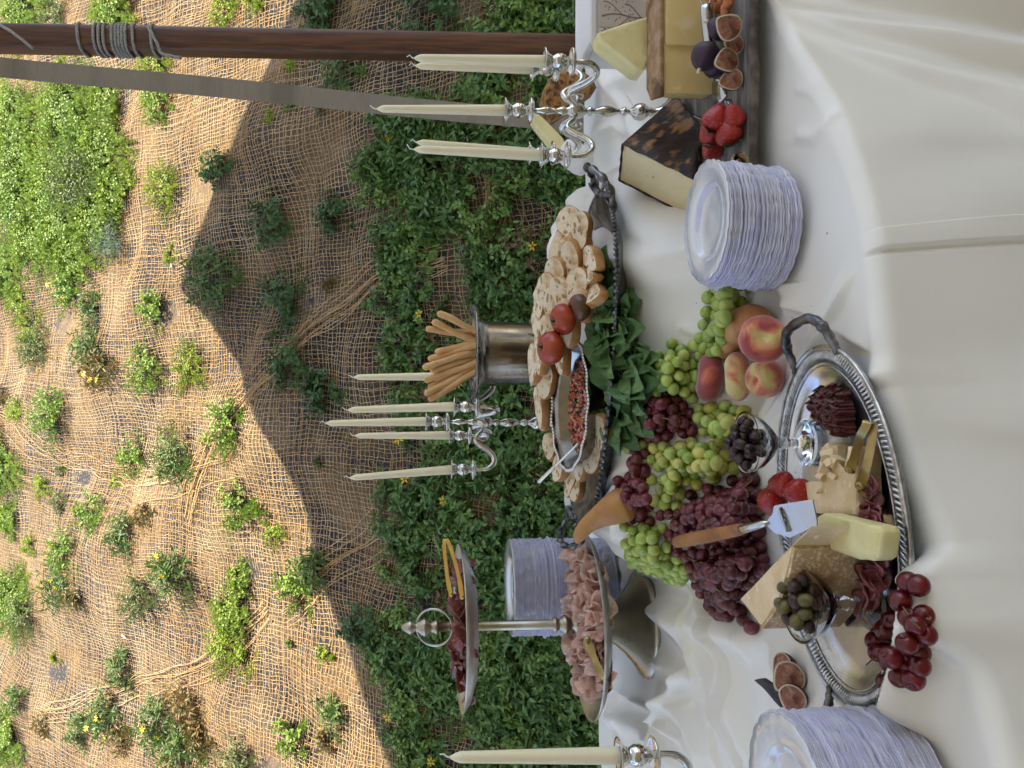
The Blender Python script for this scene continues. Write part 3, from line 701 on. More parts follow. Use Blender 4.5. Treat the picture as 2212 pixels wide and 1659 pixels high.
for t in np.linspace(0, 1, 130)[1:]:
    d = t * dr; rad = .018
    if HEM is None: HEM = np.interp(aa, [0, a_c - .36, a_c - .14, a_c - .06, a_c, a_c + .2], [1, 1, .60, .33, .20, .12])
    if d < rad * 1.57: out = rad * math.sin(d / rad); dz = -rad * (1 - math.cos(d / rad))
    else: out = rad; dz = -rad - (d - rad * 1.57)
    g = 1 - math.exp(-d * 6)
    o = out + .07 * d + g * (.020 * dn1(aa, d * .5) + .004 * dn2(aa, d * .6))
    for a0, k, amp, wd in ((a_c - .05, .35, .060, .040), (a_c - .09, .75, .060, .030), (a_c - .13, 1.15, .045, .028), (a_c - .03, .12, .03, .03), (a_c + .22, .1, .05, .05), (a_h - .62, .3, .080, .05), (a_h - .76, .1, .070, .05), (a_h - 1.0, .2, .09, .06), (a_h - .42, .45, .040, .04), (a_h - .20, .30, .022, .04), (a_h + .16, .18, .016, .04)):
        u_ = aa - (a0 - k * d); o = o + amp * 1.1 * min(1, d * 2.4) * np.where(u_ > 0, np.exp(-(u_ / (wd * 1.5 + .16 * d)) ** 2), np.exp(-(u_ / (wd * .30 + .012)) ** 2))
    o = o * (1 - .85 * np.exp(-((aa - a_c) / .10) ** 2)) - .10 * d * np.exp(-((aa - a_c - .02) / .10) ** 2)
    # pressed hem running straight down
    o = o + .0045 * (sm((aa - a_h + .020 - .02 * d) / .003) - sm((aa - a_h - .004 - .03 * d) / .003)) - .003 * np.exp(-((aa - a_h + .022 - .02 * d) / .003) ** 2)
    rows.append(np.stack([Fx + Nx * o * HEM ** .5, Fy + Ny * o * HEM ** .5, zf * math.exp(-d * 8) + dz * HEM], -1))
tb = root('banquet_table', 'plain wooden table hidden beneath the ivory tablecloth', 'table', (0, 1.5, -.75))
M_ply = mat('plywood', (.30, .22, .13), .7, c2=(.24, .17, .10), scale=5)
part('table_top', prism([(-1.6, .42), (-.9, .52), (-.40, .68), (-.18, .79), (.16, .905), (.5, 1.105), (.60, 1.175), (.63, 1.26), (.69, 1.38), (.95, 1.76), (1.32, 2.32), (-1.6, 2.08)], -.035, -.012), M_ply, tb, smooth=False)
for lx, ly in ((.55, 1.22), (1.15, 2.2), (-1.5, .6), (-1.5, 1.95)): part('leg', box((lx, ly, -.392), (.05, .05, .712)), M_ply, tb, smooth=False)
G = np.array(rows); M_cloth = mat('cloth', (.84, .80, .70), .36, sheen=.2, bump=.0006, bscale=28, c2=(.82, .78, .68), scale=5, spec=.5)
cl = bpy.data.objects.new('tablecloth', mesh_from(G.reshape(-1, 3), gridfaces(NS, len(rows))[:, ::-1], M_cloth)); col.objects.link(cl)
setp(cl, 'creased ivory satin tablecloth draped over the table and a raised riser', 'tablecloth')
print('CLOTH', len(rows), NS)

# ================================================================ things on the table
M_silver = mat('polished_silver', (.68, .66, .61), .09, 1.0, c2=(.46, .44, .38), scale=25, lo=.45, hi=.75, r2=.22)
M_brush = mat('brushed_steel', (.56, .54, .49), .30, 1.0, c2=(.42, .40, .35), scale=14, bump=.0001, bscale=300, r2=.42)
M_brushgold = mat('warm_steel', (.50, .46, .36), .26, 1.0, c2=(.36, .32, .23), scale=10, r2=.4)
M_pewter = mat('tarnished_pewter', (.22, .22, .22), .36, 1.0, c2=(.07, .07, .075), scale=45, lo=.38, hi=.62, bump=.0006, bscale=120)
M_traysilver = mat('tray_silver', (.78, .78, .76), .16, 1.0, c2=(.36, .36, .35), scale=12, lo=.35, hi=.65, r2=.34, bump=.0001, bscale=60)
M_traydark = mat('tray_rim_silver', (.62, .62, .60), .28, 1.0, c2=(.38, .38, .37), scale=70, lo=.42, hi=.6, bump=.0003, bscale=200)
M_gold = mat('gold_metal', (.50, .31, .07), .20, 1.0)
M_golddark = mat('dull_gold_metal', (.42, .31, .12), .22, 1.0, c2=(.30, .22, .09), scale=40)
M_candle = mat('candle_wax', (.86, .78, .55), .42, sss=.25)
M_wick = mat('wick', (.78, .76, .70), .9)
M_glass = mat('clear_glass', (1, 1, 1), .0, trans=1.0, ior=1.45)

# ---- candelabra
def candelabra(label, base, yaw, lean=(0, 0), sc=1.0):
    b = Vector(base); o = root('candelabra', label, 'candelabra', (0, 0, 0), 'five-light silver candelabras')
    stem = [(.0, 0), (.058, 0), (.060, .004), (.056, .008), (.044, .013), (.036, .016), (.022, .024), (.012, .036), (.008, .046), (.0065, .050), (.009, .054), (.010, .057), (.0075, .060),
            (.012, .064), (.0165, .071), (.0175, .078), (.0150, .087), (.0085, .093), (.0055, .098), (.0045, .103), (.009, .107), (.0095, .111), (.006, .115), (.0045, .121), (.006, .126), (.0095, .134), (.0118, .145), (.0105, .156), (.006, .166),
            (.0048, .172), (.009, .176), (.0095, .180), (.0055, .184), (.0075, .189), (.0125, .194), (.0145, .200), (.0145, .212), (.0125, .218), (.008, .222), (.0065, .228), (.0095, .233), (.0075, .238), (.0045, .248), (.0075, .262), (.0085, .270), (.005, .280), (.0045, .288), (0.0, .292)]
    part('stem', lathe(stem, 28), M_silver, o)
    pan = [(0.0, 0), (.006, 0), (.012, .0015), (.020, .003), (.0245, .0065), (.026, .0095), (.0248, .0098), (.022, .0066), (.014, .0042), (.006, .004), (0, .004)]
    cup = [(0, 0), (.0065, 0), (.0055, .006), (.008, .010), (.0105, .012), (.0085, .015), (.0125, .018), (.0150, .025), (.0150, .033), (.0115, .039), (.010, .041), (.0118, .044), (.0145, .049), (.0215, .054), (.0255, .0555), (.0252, .057), (.020, .0565), (.0135, .053), (.0122, .045), (0, .044)]
    tops = []
    def holder(c):
        part('drip_pan', lathe(pan, 28, c), M_silver, o); part('candle_cup', lathe(cup, 24, (c[0], c[1], c[2] + .003)), M_silver, o)
        tops.append(Vector((c[0], c[1], c[2] + .047)))
    holder((0, 0, .290))
    for k in range(4):
        a = yaw + k * math.pi / 2; u = Vector((math.cos(a), math.sin(a), 0)); Z = Vector((0, 0, 1)); rr_ = .118
        pts = [(.008, .208), (.022, .213), (.034, .224), (.047, .228), (.058, .218), (.070, .200), (.086, .186), (.102, .186), (.114, .198), (rr_, .214), (rr_, .229)]
        P = spline([u * r_ + Z * z_ for r_, z_ in pts], 5); n = len(P)
        arm = tube(P, [.0048 + .0022 * math.sin(math.pi * min(1, i / n * 1.1)) for i in range(n)], 10)
        P2 = spline([u * .040 + Z * .224, u * .046 + Z * .214, u * .044 + Z * .204, u * .036 + Z * .200, u * .030 + Z * .204], 4)
        curl = tube(P2, [.005 - .0035 * i / len(P2) for i in range(len(P2))], 8)
        part('arm', join(arm, curl), M_silver, o)
        holder(tuple(u * rr_ + Z * .228))
    o.rotation_euler = (lean[0], lean[1], 0); o.location = b; o.scale = (sc,) * 3
    Mx = TRS(b, (lean[0], lean[1], 0), sc)
    return o, [Mx @ t for t in tops]
def candle(base, tip_vec, label, L=.245, r0=.0112, wick=0, group='ivory taper candles'):
    b = Vector(base); d = Vector(tip_vec).normalized(); o = root('taper_candle', label, 'candle', b, group)
    n = 14; P = []; rad = []
    for i in range(n + 1):
        t = i / n; P.append(b + d * (L * t)); rad.append(r0 * (1 - .36 * t))
    for q, k in ((.003, .90), (.006, .66), (.009, .38), (.011, .14)): P.append(b + d * (L + q * 1.4)); rad.append(r0 * .64 * k)
    part('wax', tube(P, rad, 16), M_candle, o)
    e = b + d * (L + .013); s = Vector((.3 + wick, .1, 1)).normalized()
    part('wick', tube([e, e + d * .004 + s * .001, e + d * .006 + Vector((.004 * (1 + wick), 0, .004)), e + d * .009 + Vector((.004 - wick * .006, 0, .006))], [.0013, .0012, .0012, .0009], 6), M_wick, o)
    return o
cb = at(1462, 243, 0); zb = Hs(cb.x, cb.y) + .001
c1, tp = candelabra('polished silver candelabra on the right, its foot behind the dark-rind cheese', (cb.x, cb.y, zb), R(27), (0, R(-.6)))
labs = ['centre candle, the tallest of the right candelabra beside the post', 'far right candle of the right candelabra, almost hidden by the one before it', 'far left candle of the right candelabra, leaning behind its neighbour', 'near left candle of the right candelabra, above the dark-rind cheese', 'near right candle of the right candelabra, in front of the wooden post']
lean = [(-.01, 0, 1), (.0, 0, 1), (.07, -.02, 1), (.03, 0, 1), (-.005, -.01, 1)]
for t, l, v, L_ in zip(tp, labs, lean, (.25, .235, .235, .24, .238)): candle(t, v, l, L=L_, wick=random.uniform(-1, 1))
zr = RZ
cb = at(1228, 915, zr); c2, tp = candelabra('silver candelabra on the left, standing behind the bread tray in front of the silver bucket', (cb.x, cb.y, zr), R(20), (0, R(1.0)))
labs = ['centre candle, the tallest of the left candelabra', 'candle of the left candelabra standing before the breadsticks', 'far candle of the left candelabra, between the breadsticks and the tallest candle', 'leaning candle with a long wick, outermost of the left candelabra', 'near candle of the left candelabra, just left of its tallest']
lean = [(-.015, 0, 1), (-.01, 0, 1), (0, 0, 1), (-.075, 0, 1), (-.03, 0, 1)]
for t, l, v in zip(tp, labs, lean): candle(t, v, l, L=.238, wick=random.uniform(-1, 1))
cb = at(1610, 1790, 0); c3, tp = candelabra("silver candelabra mostly outside the photo, at the cloth's left end behind the near plate stack", (-.588, .975, Hs(-.588, .975)), R(4), (0, 0), .90)
for t, l, v in list(zip(tp, ['x', "near candle at the photo's left end, above the plate stack"], [(0, 0, 1), (.02, 0, 1)]))[1:]: candle(t, v, l, L=.215)

# ---- plate stacks
M_plate = mat('plastic_plate_stack', (.90, .88, 1.0), .14, c2=(.97, .96, 1.0), scale=40, lo=.35, hi=.65, transl=.56, spec=.9, rand=.06)
M_platetop = mat('clear_plastic_plate', (.95, .96, .98), .03, trans=.35, ior=1.6, spec=1.0, coat=1.0)
def plate_geo(r, n=96):
    prof = [(0, .0010), (r * .40, .0012), (r * .56, .0012), (r * .60, .0030), (r * .66, .0075), (r * .70, .0090), (r * .84, .0098), (r * .985, .0112), (r, .0125),
            (r * .992, .0132), (r * .83, .0113), (r * .69, .0105), (r * .64, .0088), (r * .585, .0042), (r * .55, .0022), (r * .30, .0022), (0, .0022)]
    def wob(a, i): return 1 + (.042 * (abs(math.cos(a * 11)) ** .5) - .032 + .006 * math.sin(a * 5) if 6 <= i <= 10 else 0)
    return lathe(prof, n, (0, 0, 0), wob)
def stack(base, r, h, step, label_top, label_all, grp, lean=(0, 0)):
    me = None; n = int(h / step)
    src = bpy.data.objects.new('plastic_plate', mesh_from(*plate_geo(r), M_plate)); mtop = mesh_from(*plate_geo(r), M_platetop)
    for i in range(n):
        o = src if i == 0 else src.copy(); col.objects.link(o)
        if i == n - 1: o.data = mtop
        f = i / n; j = .0011 if random.random() > .12 else .0028
        o.location = (base[0] + lean[0] * f + random.gauss(0, j), base[1] + lean[1] * f + random.gauss(0, j), base[2] + i * step)
        if i % 8 == 0 or random.random() < .08: rz_ = random.uniform(0, 6.28)
        o.rotation_euler = (0, 0, rz_ + random.gauss(0, .008)); o.scale = (1, 1, step * 1.0 / .0030 * .5 + .5) if False else (1, 1, 1)
        setp(o, label_top if i == n - 1 else label_all, 'plate', grp)
c = at(1748, 475, 0); sb = (c.x, c.y + .075, Hs(c.x, c.y + .07) + .002)
stack(sb, .0855, .098, .0020, 'topmost clear plastic plate of the stack by the strawberries', 'clear plastic plate within the right stack, beside the green grapes', 'plates in the right stack', (.012, .004))
stack((-.437, .775, Hs(-.43, .78) + .002), .092, .122, .0020, 'topmost clear plastic plate of the stack near the cut figs', 'clear plastic plate within the near left stack, beside the oval silver tray', 'plates in the near left stack', (-.004, .006))
c = atd(1200, 1267, 2.02); stack((c.x, 2.02, .004), .124, .262, .0020, 'topmost clear plastic plate of the tall stack behind the tiered stand', 'clear plastic plate within the tall stack behind the tiered stand', 'plates in the far stack', (.0, .0))

# ---- two-tier stand
SY = 1.72; sc_ = atd(1276, 1348, SY); SX = sc_.x
st = root('tiered_stand', 'two-tier brushed metal serving stand with a ring handle and flared foot', 'serving stand', (SX, SY, 0.0))
zc2 = .118
part('foot', lathe([(0, .004), (.108, .004), (.116, .002), (.121, .006), (.121, .012), (.115, .018), (.106, .022), (.088, .034), (.066, .052), (.046, .075), (.034, .098), (.030, .108), (.0, .108)], 56, (SX, SY, 0)), M_brushgold, st)
def dish(zc, r, dep): return lathe([(0, zc - dep), (r * .35, zc - dep), (r * .68, zc - dep * .8), (r * .90, zc - dep * .25), (r * .985, zc + .004), (r, zc + .008), (r * .995, zc + .0105), (r * .965, zc + .004), (r * .88, zc - dep * .18), (r * .66, zc - dep * .62), (r * .35, zc - dep * .8), (0, zc - dep * .8)], 72)
lowd = xf(dish(0, .205, .026), TRS((SX, SY, zc2 + .013), (R(-1.5), 0, 0))); part('lower_dish', lowd, M_brush, st)
ztop = .416
upd = xf(dish(0, .182, .026), TRS((SX, SY, ztop), (R(1.5), R(0), 0))); part('upper_dish', upd, M_brush, st)
pz = zc2
part('pole', lathe([(0, .09), (.014, .09), (.015, pz + .035), (.018, pz + .040), (.018, pz + .046), (.012, pz + .050), (.013, pz + .058), (.021, pz + .066), (.021, pz + .071), (.013, pz + .080), (.012, pz + .084), (.017, pz + .089), (.017, pz + .095), (.0112, pz + .099), (.0112, ztop - .03), (.0112, ztop - .01), (.024, ztop - .008), (.024, ztop - .004), (.017, ztop + .010), (.0115, ztop + .022), (.0105, ztop + .055), (.015, ztop + .058), (.017, ztop + .062), (.013, ztop + .068), (.012, ztop + .075), (.021, ztop + .086), (.021, ztop + .089), (.010, ztop + .104), (.0085, ztop + .108), (.015, ztop + .116), (.0155, ztop + .121), (.008, ztop + .134), (0, ztop + .140)], 28, (SX, SY, 0)), M_brushgold, st)
rg = [Vector((SX + .041 * math.sin(a), SY - .004 + .010 * math.cos(a), ztop + .066 + .040 * math.cos(a))) for a in [i * 2 * math.pi / 32 for i in range(33)]]
part('ring_handle', tube(rg, .0028, 8), M_brush, st)
# sliced meats
M_ham = mat('mortadella', (.74, .43, .33), .30, c2=(.82, .55, .44), scale=90, lo=.4, hi=.6, c3=(.86, .68, .56), scale3=45, lo3=.54, hi3=.62, sss=.1, rand=.08)
M_salami = mat('salami', (.13, .030, .024), .30, c2=(.23, .075, .055), scale=140, lo=.45, hi=.6, c3=(.46, .25, .20), scale3=110, lo3=.62, hi3=.70, sss=.1, rand=.2, spec=.6)
M_pepper = mat('dark_salami', (.25, .06, .02), .28, c2=(.12, .025, .015), scale=120, lo=.4, hi=.6, rand=.2, c3=(.42, .16, .06), scale3=90, lo3=.62, hi3=.7)
def ham_roll(seed):
    r_ = random.Random(seed); V = []; F = []; nu, nv = 26, 5; T = r_.uniform(.7, 1.4) * 2 * math.pi; L = r_.uniform(.036, .052)
    for side in (0, 1):
        for i in range(nu):
            u = i / (nu - 1)
            for j in range(nv):
                v = j / (nv - 1); rr_ = (.0045 + .0105 * u) * (.55 + .75 * v) + side * .0009 + .0012 * math.sin(u * 19 + seed) * v
                a = u * T; V.append((rr_ * math.cos(a), rr_ * math.sin(a), v * L + .003 * math.sin(a * 1.5 + seed)))
    o = nu * nv
    for i in range(nu - 1):
        for j in range(nv - 1):
            a = i * nv + j; F.append((a, a + nv, a + nv + 1, a + 1)); F.append((o + a, o + a + 1, o + a + nv + 1, o + a + nv))
        a = i * nv + nv - 1; F.append((a, a + nv, o + a + nv, o + a))
    return V, F
def wavy_slice(r, seed, amp=.004, fold=0.0, n=22, th=.0016):
    r_ = random.Random(seed); p1, p2 = r_.uniform(0, 6), r_.uniform(0, 6); V = []; F = []; rings = 5
    def z(x, y):
        a = math.atan2(y, x); q = math.hypot(x, y) / r
        return amp * q * q * (math.sin(2 * a + p1) + .6 * math.sin(3 * a + p2)) + fold * abs(x) ** 1.2 * 6
    for s in (0, 1):
        V.append((0, 0, s * th))
        for k in range(1, rings + 1):
            for j in range(n):
                a = 6.2832 * j / n; rr_ = r * k / rings * (1 + .05 * math.sin(3 * a + p1) * k / rings); x, y = rr_ * math.cos(a), rr_ * math.sin(a) * .86
                V.append((x, y, z(x, y) + s * th))
    o = 1 + rings * n
    for s in (0, 1):
        b = s * o
        for j in range(n):
            j2 = (j + 1) % n; f = (b, b + 1 + j, b + 1 + j2); F.append(f if s else f[::-1])
            for k in range(rings - 1):
                q = b + 1 + k * n; f = (q + j, q + n + j, q + n + j2, q + j2); F.append(f if s else f[::-1])
    for j in range(n):
        j2 = (j + 1) % n; q = 1 + (rings - 1) * n; F.append((q + j, q + j2, o + q + j2, o + q + j))
    return V, F
def protos(name, geos, M, cat, label, group, sharp=None):
    out = []
    for g in geos:
        ob = bpy.data.objects.new(name, mesh_from(g[0], g[1], M, True, (0, 0, 0), sharp)); out.append((ob, cat, label, group))
    return out
def drop(pr, loc, rot, sc=1.0, label=None, group=None):
    ob, cat, lab, grp = random.choice(pr); o = ob.copy(); col.objects.link(o); o.location = loc; o.rotation_euler = rot; o.scale = (sc,) * 3 if not hasattr(sc, '__len__') else sc
    setp(o, label or lab, cat, group or grp); return o
hp = protos('meat_roll', [ham_roll(i) for i in range(7)], M_ham, 'meat slice', 'rolled pink mortadella slice in the ruffled heap on the lower dish', 'rolled slices on the lower dish')
n = 0
for k in range(95):
    a = random.uniform(0, 6.283); q = math.sqrt(random.uniform(.01, 1)); r_ = q * .152; x, y = SX + r_ * math.cos(a), SY + r_ * math.sin(a) * .97
    if math.hypot(x - SX, y - SY) < .028: continue
    hgt = .020 * (1 - q ** 2.5) * random.uniform(.3, 1) ; lean_ = random.uniform(.4, 1.35)
    drop(hp, (x, y, zc2 - .002 + hgt), (lean_ * (1 if random.random() < .8 else -.5), random.uniform(-.6, .6), random.uniform(-.9, .9)), random.uniform(.85, 1.2))
hw_ = protos('meat_slice', [wavy_slice(.034, i + 70, .010, .35, th=.0010) for i in range(6)], M_ham, 'meat slice', 'thin folded pink mortadella slice on the lower dish', 'folded slices on the lower dish')
for k in range(60):
    a = random.uniform(0, 6.283); q = math.sqrt(random.uniform(.02, 1)); x, y = SX + q * .150 * math.cos(a), SY + q * .150 * math.sin(a)
    if math.hypot(x - SX, y - SY) > .04: drop(hw_, (x, y, zc2 + .008 + .018 * (1 - q ** 2.5) * random.uniform(.5, 1)), (random.uniform(.3, 1.3), random.uniform(-.5, .5), random.uniform(-1.2, 1.2)), random.uniform(.75, 1.0))
sp_ = protos('salami_slice', [wavy_slice(.030, i, .006, .25 if i % 2 else 0) for i in range(6)], M_salami, 'meat slice', 'folded dark red salami slice heaped on the upper dish', 'salami slices on the upper dish')
pp_ = protos('dried_sausage_slice', [wavy_slice(.016, i + 20, .004) for i in range(4)], M_pepper, 'meat slice', 'small brown-red cured sausage slice on the upper dish', 'small sausage slices on the upper dish')
for k in range(80):
    a = random.uniform(0, 6.283); q = math.sqrt(random.uniform(.02, 1)); r_ = q * .140; x, y = SX + r_ * math.cos(a), SY + r_ * math.sin(a)
    if math.hypot(x - SX, y - SY) < .03: continue
    z_ = ztop - .014 + .026 * (1 - q ** 2) * random.uniform(.2, 1) + .004
    if y < SY - .04 and abs(x - SX) < .12 and random.random() < .5: drop(pp_, (x, y, z_ + .006), (random.uniform(.2, 1.2), random.uniform(-.5, .5), random.uniform(0, 6)), random.uniform(.9, 1.3))
    else: drop(sp_, (x, y, z_), (random.uniform(-.2, .9), random.uniform(-.5, .5), random.uniform(0, 6)), random.uniform(.8, 1.1))
def tongs(label, pts, w, M, side, spread, name='serving_tongs'):
    """bent strip of metal: pts run tip - bend - other tip, spoon-shaped ends"""
    P = spline(pts, 6); n = len(P); W = [w * (1.25 if (i < 5 or i > n - 6) else 1.0) for i in range(n)]; W[0] = W[-1] = w * .7
    o = root(name, label, 'tongs', P[0]); part('tong_arms', ribbon(P, W, .0022, side), M, o, sharp=35)
    for e, f in ((P[0], P[3]), (P[-1], P[-4])):
        d = (Vector(f) - Vector(e)).normalized(); g = ball(e, (w * .68, w * .68, .0028), 12, 6); q = Vector((0, 0, 1)).rotation_difference(Vector(side).cross(d).normalized()).to_matrix().to_4x4()
        part('tong_tip', xf(ball((0, 0, 0), (w * .7, w * .7, .0032), 12, 6), Matrix.Translation(e) @ q), M, o)
    return o
y0 = SY - .13
tongs('bright gold tongs resting across the rim of the upper dish', [atd(998, 1290, SY - .155), atd(990, 1240, SY - .150), atd(972, 1180, SY - .14), atd(963, 1166, SY - .135), atd(960, 1180, SY - .125), atd(966, 1240, SY - .125), atd(974, 1285, SY - .12)], .0085, M_gold, (.2, .5, 1), 0)
tongs('small old gold tongs lying on the rolled meat of the lower dish', [atd(1268, 1385, SY - .16), atd(1283, 1420, SY - .172), atd(1303, 1462, SY - .180), atd(1308, 1470, SY - .176), atd(1303, 1470, SY - .168), atd(1292, 1440, SY - .160), atd(1280, 1400, SY - .150)], .014, M_golddark, (.3, .5, 1), 0)

# ---- bread tray
BC = Vector((.028, 1.50, RZ)); BA = R(-20); BL, BW = .335, .165
ba = Vector((math.cos(BA), math.sin(BA), 0)); bb = Vector((-math.sin(BA), math.cos(BA), 0))
def oval(t, a, b, c, z, e=2.0, ax=None, ay=None):
    ca, sa = math.cos(t), math.sin(t); ca = math.copysign(abs(ca) ** (2 / e), ca); sa = math.copysign(abs(sa) ** (2 / e), sa)
    return Vector(c) + ax * (a * ca) + ay * (b * sa) + Vector((0, 0, z))
def oval_dish(c, ax, ay, prof, n=96, e=2.0, wob=0, nw=0):
    V = []; F = []; k = len(prof)
    for j in range(n):
        t = 6.28319 * j / n
        for i, (a, b, z) in enumerate(prof):
            s = 1 + (wob * math.sin(nw * t) if i in range(k // 2 - 3, k // 2 + 2) else 0)
            V.append(tuple(oval(t, a * s, b * s, c, z, e, ax, ay)))
    for j in range(n):
        j2 = (j + 1) % n
        for i in range(k - 1): F.append((j * k + i, j2 * k + i, j2 * k + i + 1, j * k + i + 1))
    F.append(tuple(j * k for j in range(n))[::-1]); F.append(tuple(j * k + k - 1 for j in range(n))); return V, F
bt = root('bread_tray', 'large dark pewter tray with ornate scrolled handles, heaped with bread', 'tray', BC)
part('tray_body', oval_dish(BC, ba, bb, [(BL * .78, BW * .72, .004), (BL * .84, BW * .80, .004), (BL * .92, BW * .90, .016), (BL * .985, BW * .97, .024), (BL, BW, .028), (BL * .995, BW * .99, .032), (BL * .93, BW * .91, .026), (BL * .86, BW * .82, .012), (BL * .80, BW * .74, .009)], 110, 2.5), M_pewter, bt, sharp=50)
bead = []
for k in range(150):
    t = 6.28319 * k / 150; p = oval(t, BL * 1.0, BW * 1.0, BC, .0305, 2.5, ba, bb); bead.append(ball(p, (.0042, .0030, .0055), 6, 5))
part('rim_beading', join(*bead), M_pewter, bt, kind='stuff')
def scroll(c, u, up_, s=1.0):
    g = []
    for sgn in (-1, 1):
        v = bb * sgn
        P = spline([c + v * .055 * s - u * .02, c + v * .062 * s + u * .012 + up_ * .008, c + v * .050 * s + u * .034 + up_ * .020, c + v * .028 * s + u * .048 + up_ * .034, c + v * .0 + u * .050 + up_ * .040], 5)
        g.append(tube(P, [.0075 + .002 * math.sin(i * 1.3) for i in range(len(P))], 10, .8))
        Q = [c + v * (.050 + .012 * math.cos(a) * (1 - a / 9)) * s + u * (.020 + .012 * math.sin(a) * (1 - a / 9)) + up_ * (.014 + .01 * a / 6) for a in [i * .45 for i in range(14)]]
        g.append(tube(Q, [.0055 * (1 - i / 18) for i in range(14)], 8))
        for q in range(5): g.append(ball(c + v * (.02 + .012 * q) * s + u * (.004 + .002 * q) + up_ * .012, (.007, .006, .008), 8, 6))
    return join(*g)
for sg, t in ((1, 'scrolled handle at the right end'), (-1, 'scrolled handle at the left end')):
    part('tray_handle', scroll(BC + ba * (BL * sg) + Vector((0, 0, .024)), ba * sg, Vector((0, 0, 1))), M_pewter, bt, label=t)

# bread
M_crumb = mat('bread_crumb', (.76, .63, .44), .85, c2=(.58, .42, .22), scale=60, lo=.48, hi=.70, bump=.0022, bscale=110, c3=(.52, .30, .12), scale3=26, lo3=.56, hi3=.72, sss=.1)
M_crust = mat('bread_crust', (.44, .20, .06), .55, c2=(.60, .34, .13), scale=45, lo=.42, hi=.62, bump=.0008, bscale=160, c3=(.28, .12, .035), scale3=22, lo3=.58, hi3=.70)
def bread_slice(a, b, th, seed):
    r_ = random.Random(seed); n = 22; p = r_.uniform(0, 6); sh = .35 * r_.uniform(-1, 1); out = []
    for j in range(n):
        t = 6.28319 * j / n; k = 1 + .06 * math.sin(2 * t + p) + .035 * math.sin(3 * t + p * 2); out.append((a * k * math.cos(t), b * (k + .05 * math.sin(5 * t + p)) * math.sin(t) * (1 + .30 * math.cos(t + sh)) - .12 * a * math.cos(t) ** 2 * sh * 2))
    def face(z, s, flip):
        V = [(0, 0, z)]; F = []
        for k in (.35, .70, .97): V += [(x * k, y * k, z + s * .0012 * math.sin(x * 300 * k + seed) * math.cos(y * 260)) for x, y in out]
        for j in range(n):
            j2 = (j + 1) % n; F.append((0, 1 + j, 1 + j2))
            for q in range(2): o = 1 + q * n; F.append((o + j, o + n + j, o + n + j2, o + j2))
        return V, [f[::-1] for f in F] if flip else F
    cr = join(face(th / 2, 1, False), face(-th / 2, -1, True))
    V = []; F = []
    for z, k in ((-th / 2, .97), (-th / 2 + .0015, 1.01), (0, 1.03), (th / 2 - .0015, 1.01), (th / 2, .97)): V += [(x * k, y * k, z) for x, y in out]
    for q in range(4):
        for j in range(n): F.append((q * n + j, q * n + (j + 1) % n, (q + 1) * n + (j + 1) % n, (q + 1) * n + j))
    return cr, (V, F)
M_hole = mat('bread_hole', (.42, .28, .14), .9)
def slice_at(loc, nrm, roll, a, b, th, label, seed, group='bread slices on the pewter tray'):
    q = Vector(nrm).normalized().to_track_quat('Z', 'Y').to_matrix().to_4x4(); Mx = Matrix.Translation(loc) @ q @ Matrix.Rotation(roll, 4, 'Z')
    o = root('bread_slice', label, 'bread slice', loc, group); cr, ct_ = bread_slice(a, b, th, seed)
    r_ = random.Random(seed); hol = []
    for k in range(8):
        t = r_.uniform(0, 6.28); q_ = math.sqrt(r_.random()) * .8; s = r_.uniform(.0008, .0030) * (1.5 if k < 2 else 1); e = r_.uniform(1.2, 3.0)
        hol.append(xf(ball((0, 0, 0), (s * e, s, .0007), 8, 4), TRS((a * q_ * math.cos(t), b * q_ * math.sin(t), th / 2 + .0002), (0, 0, r_.uniform(-.5, .5)))))
    part('crumb', xf(cr, Mx), M_crumb, o); part('crust', xf(ct_, Mx), M_crust, o); part('air_hole', xf(join(*hol), Mx), M_hole, o, kind='stuff')
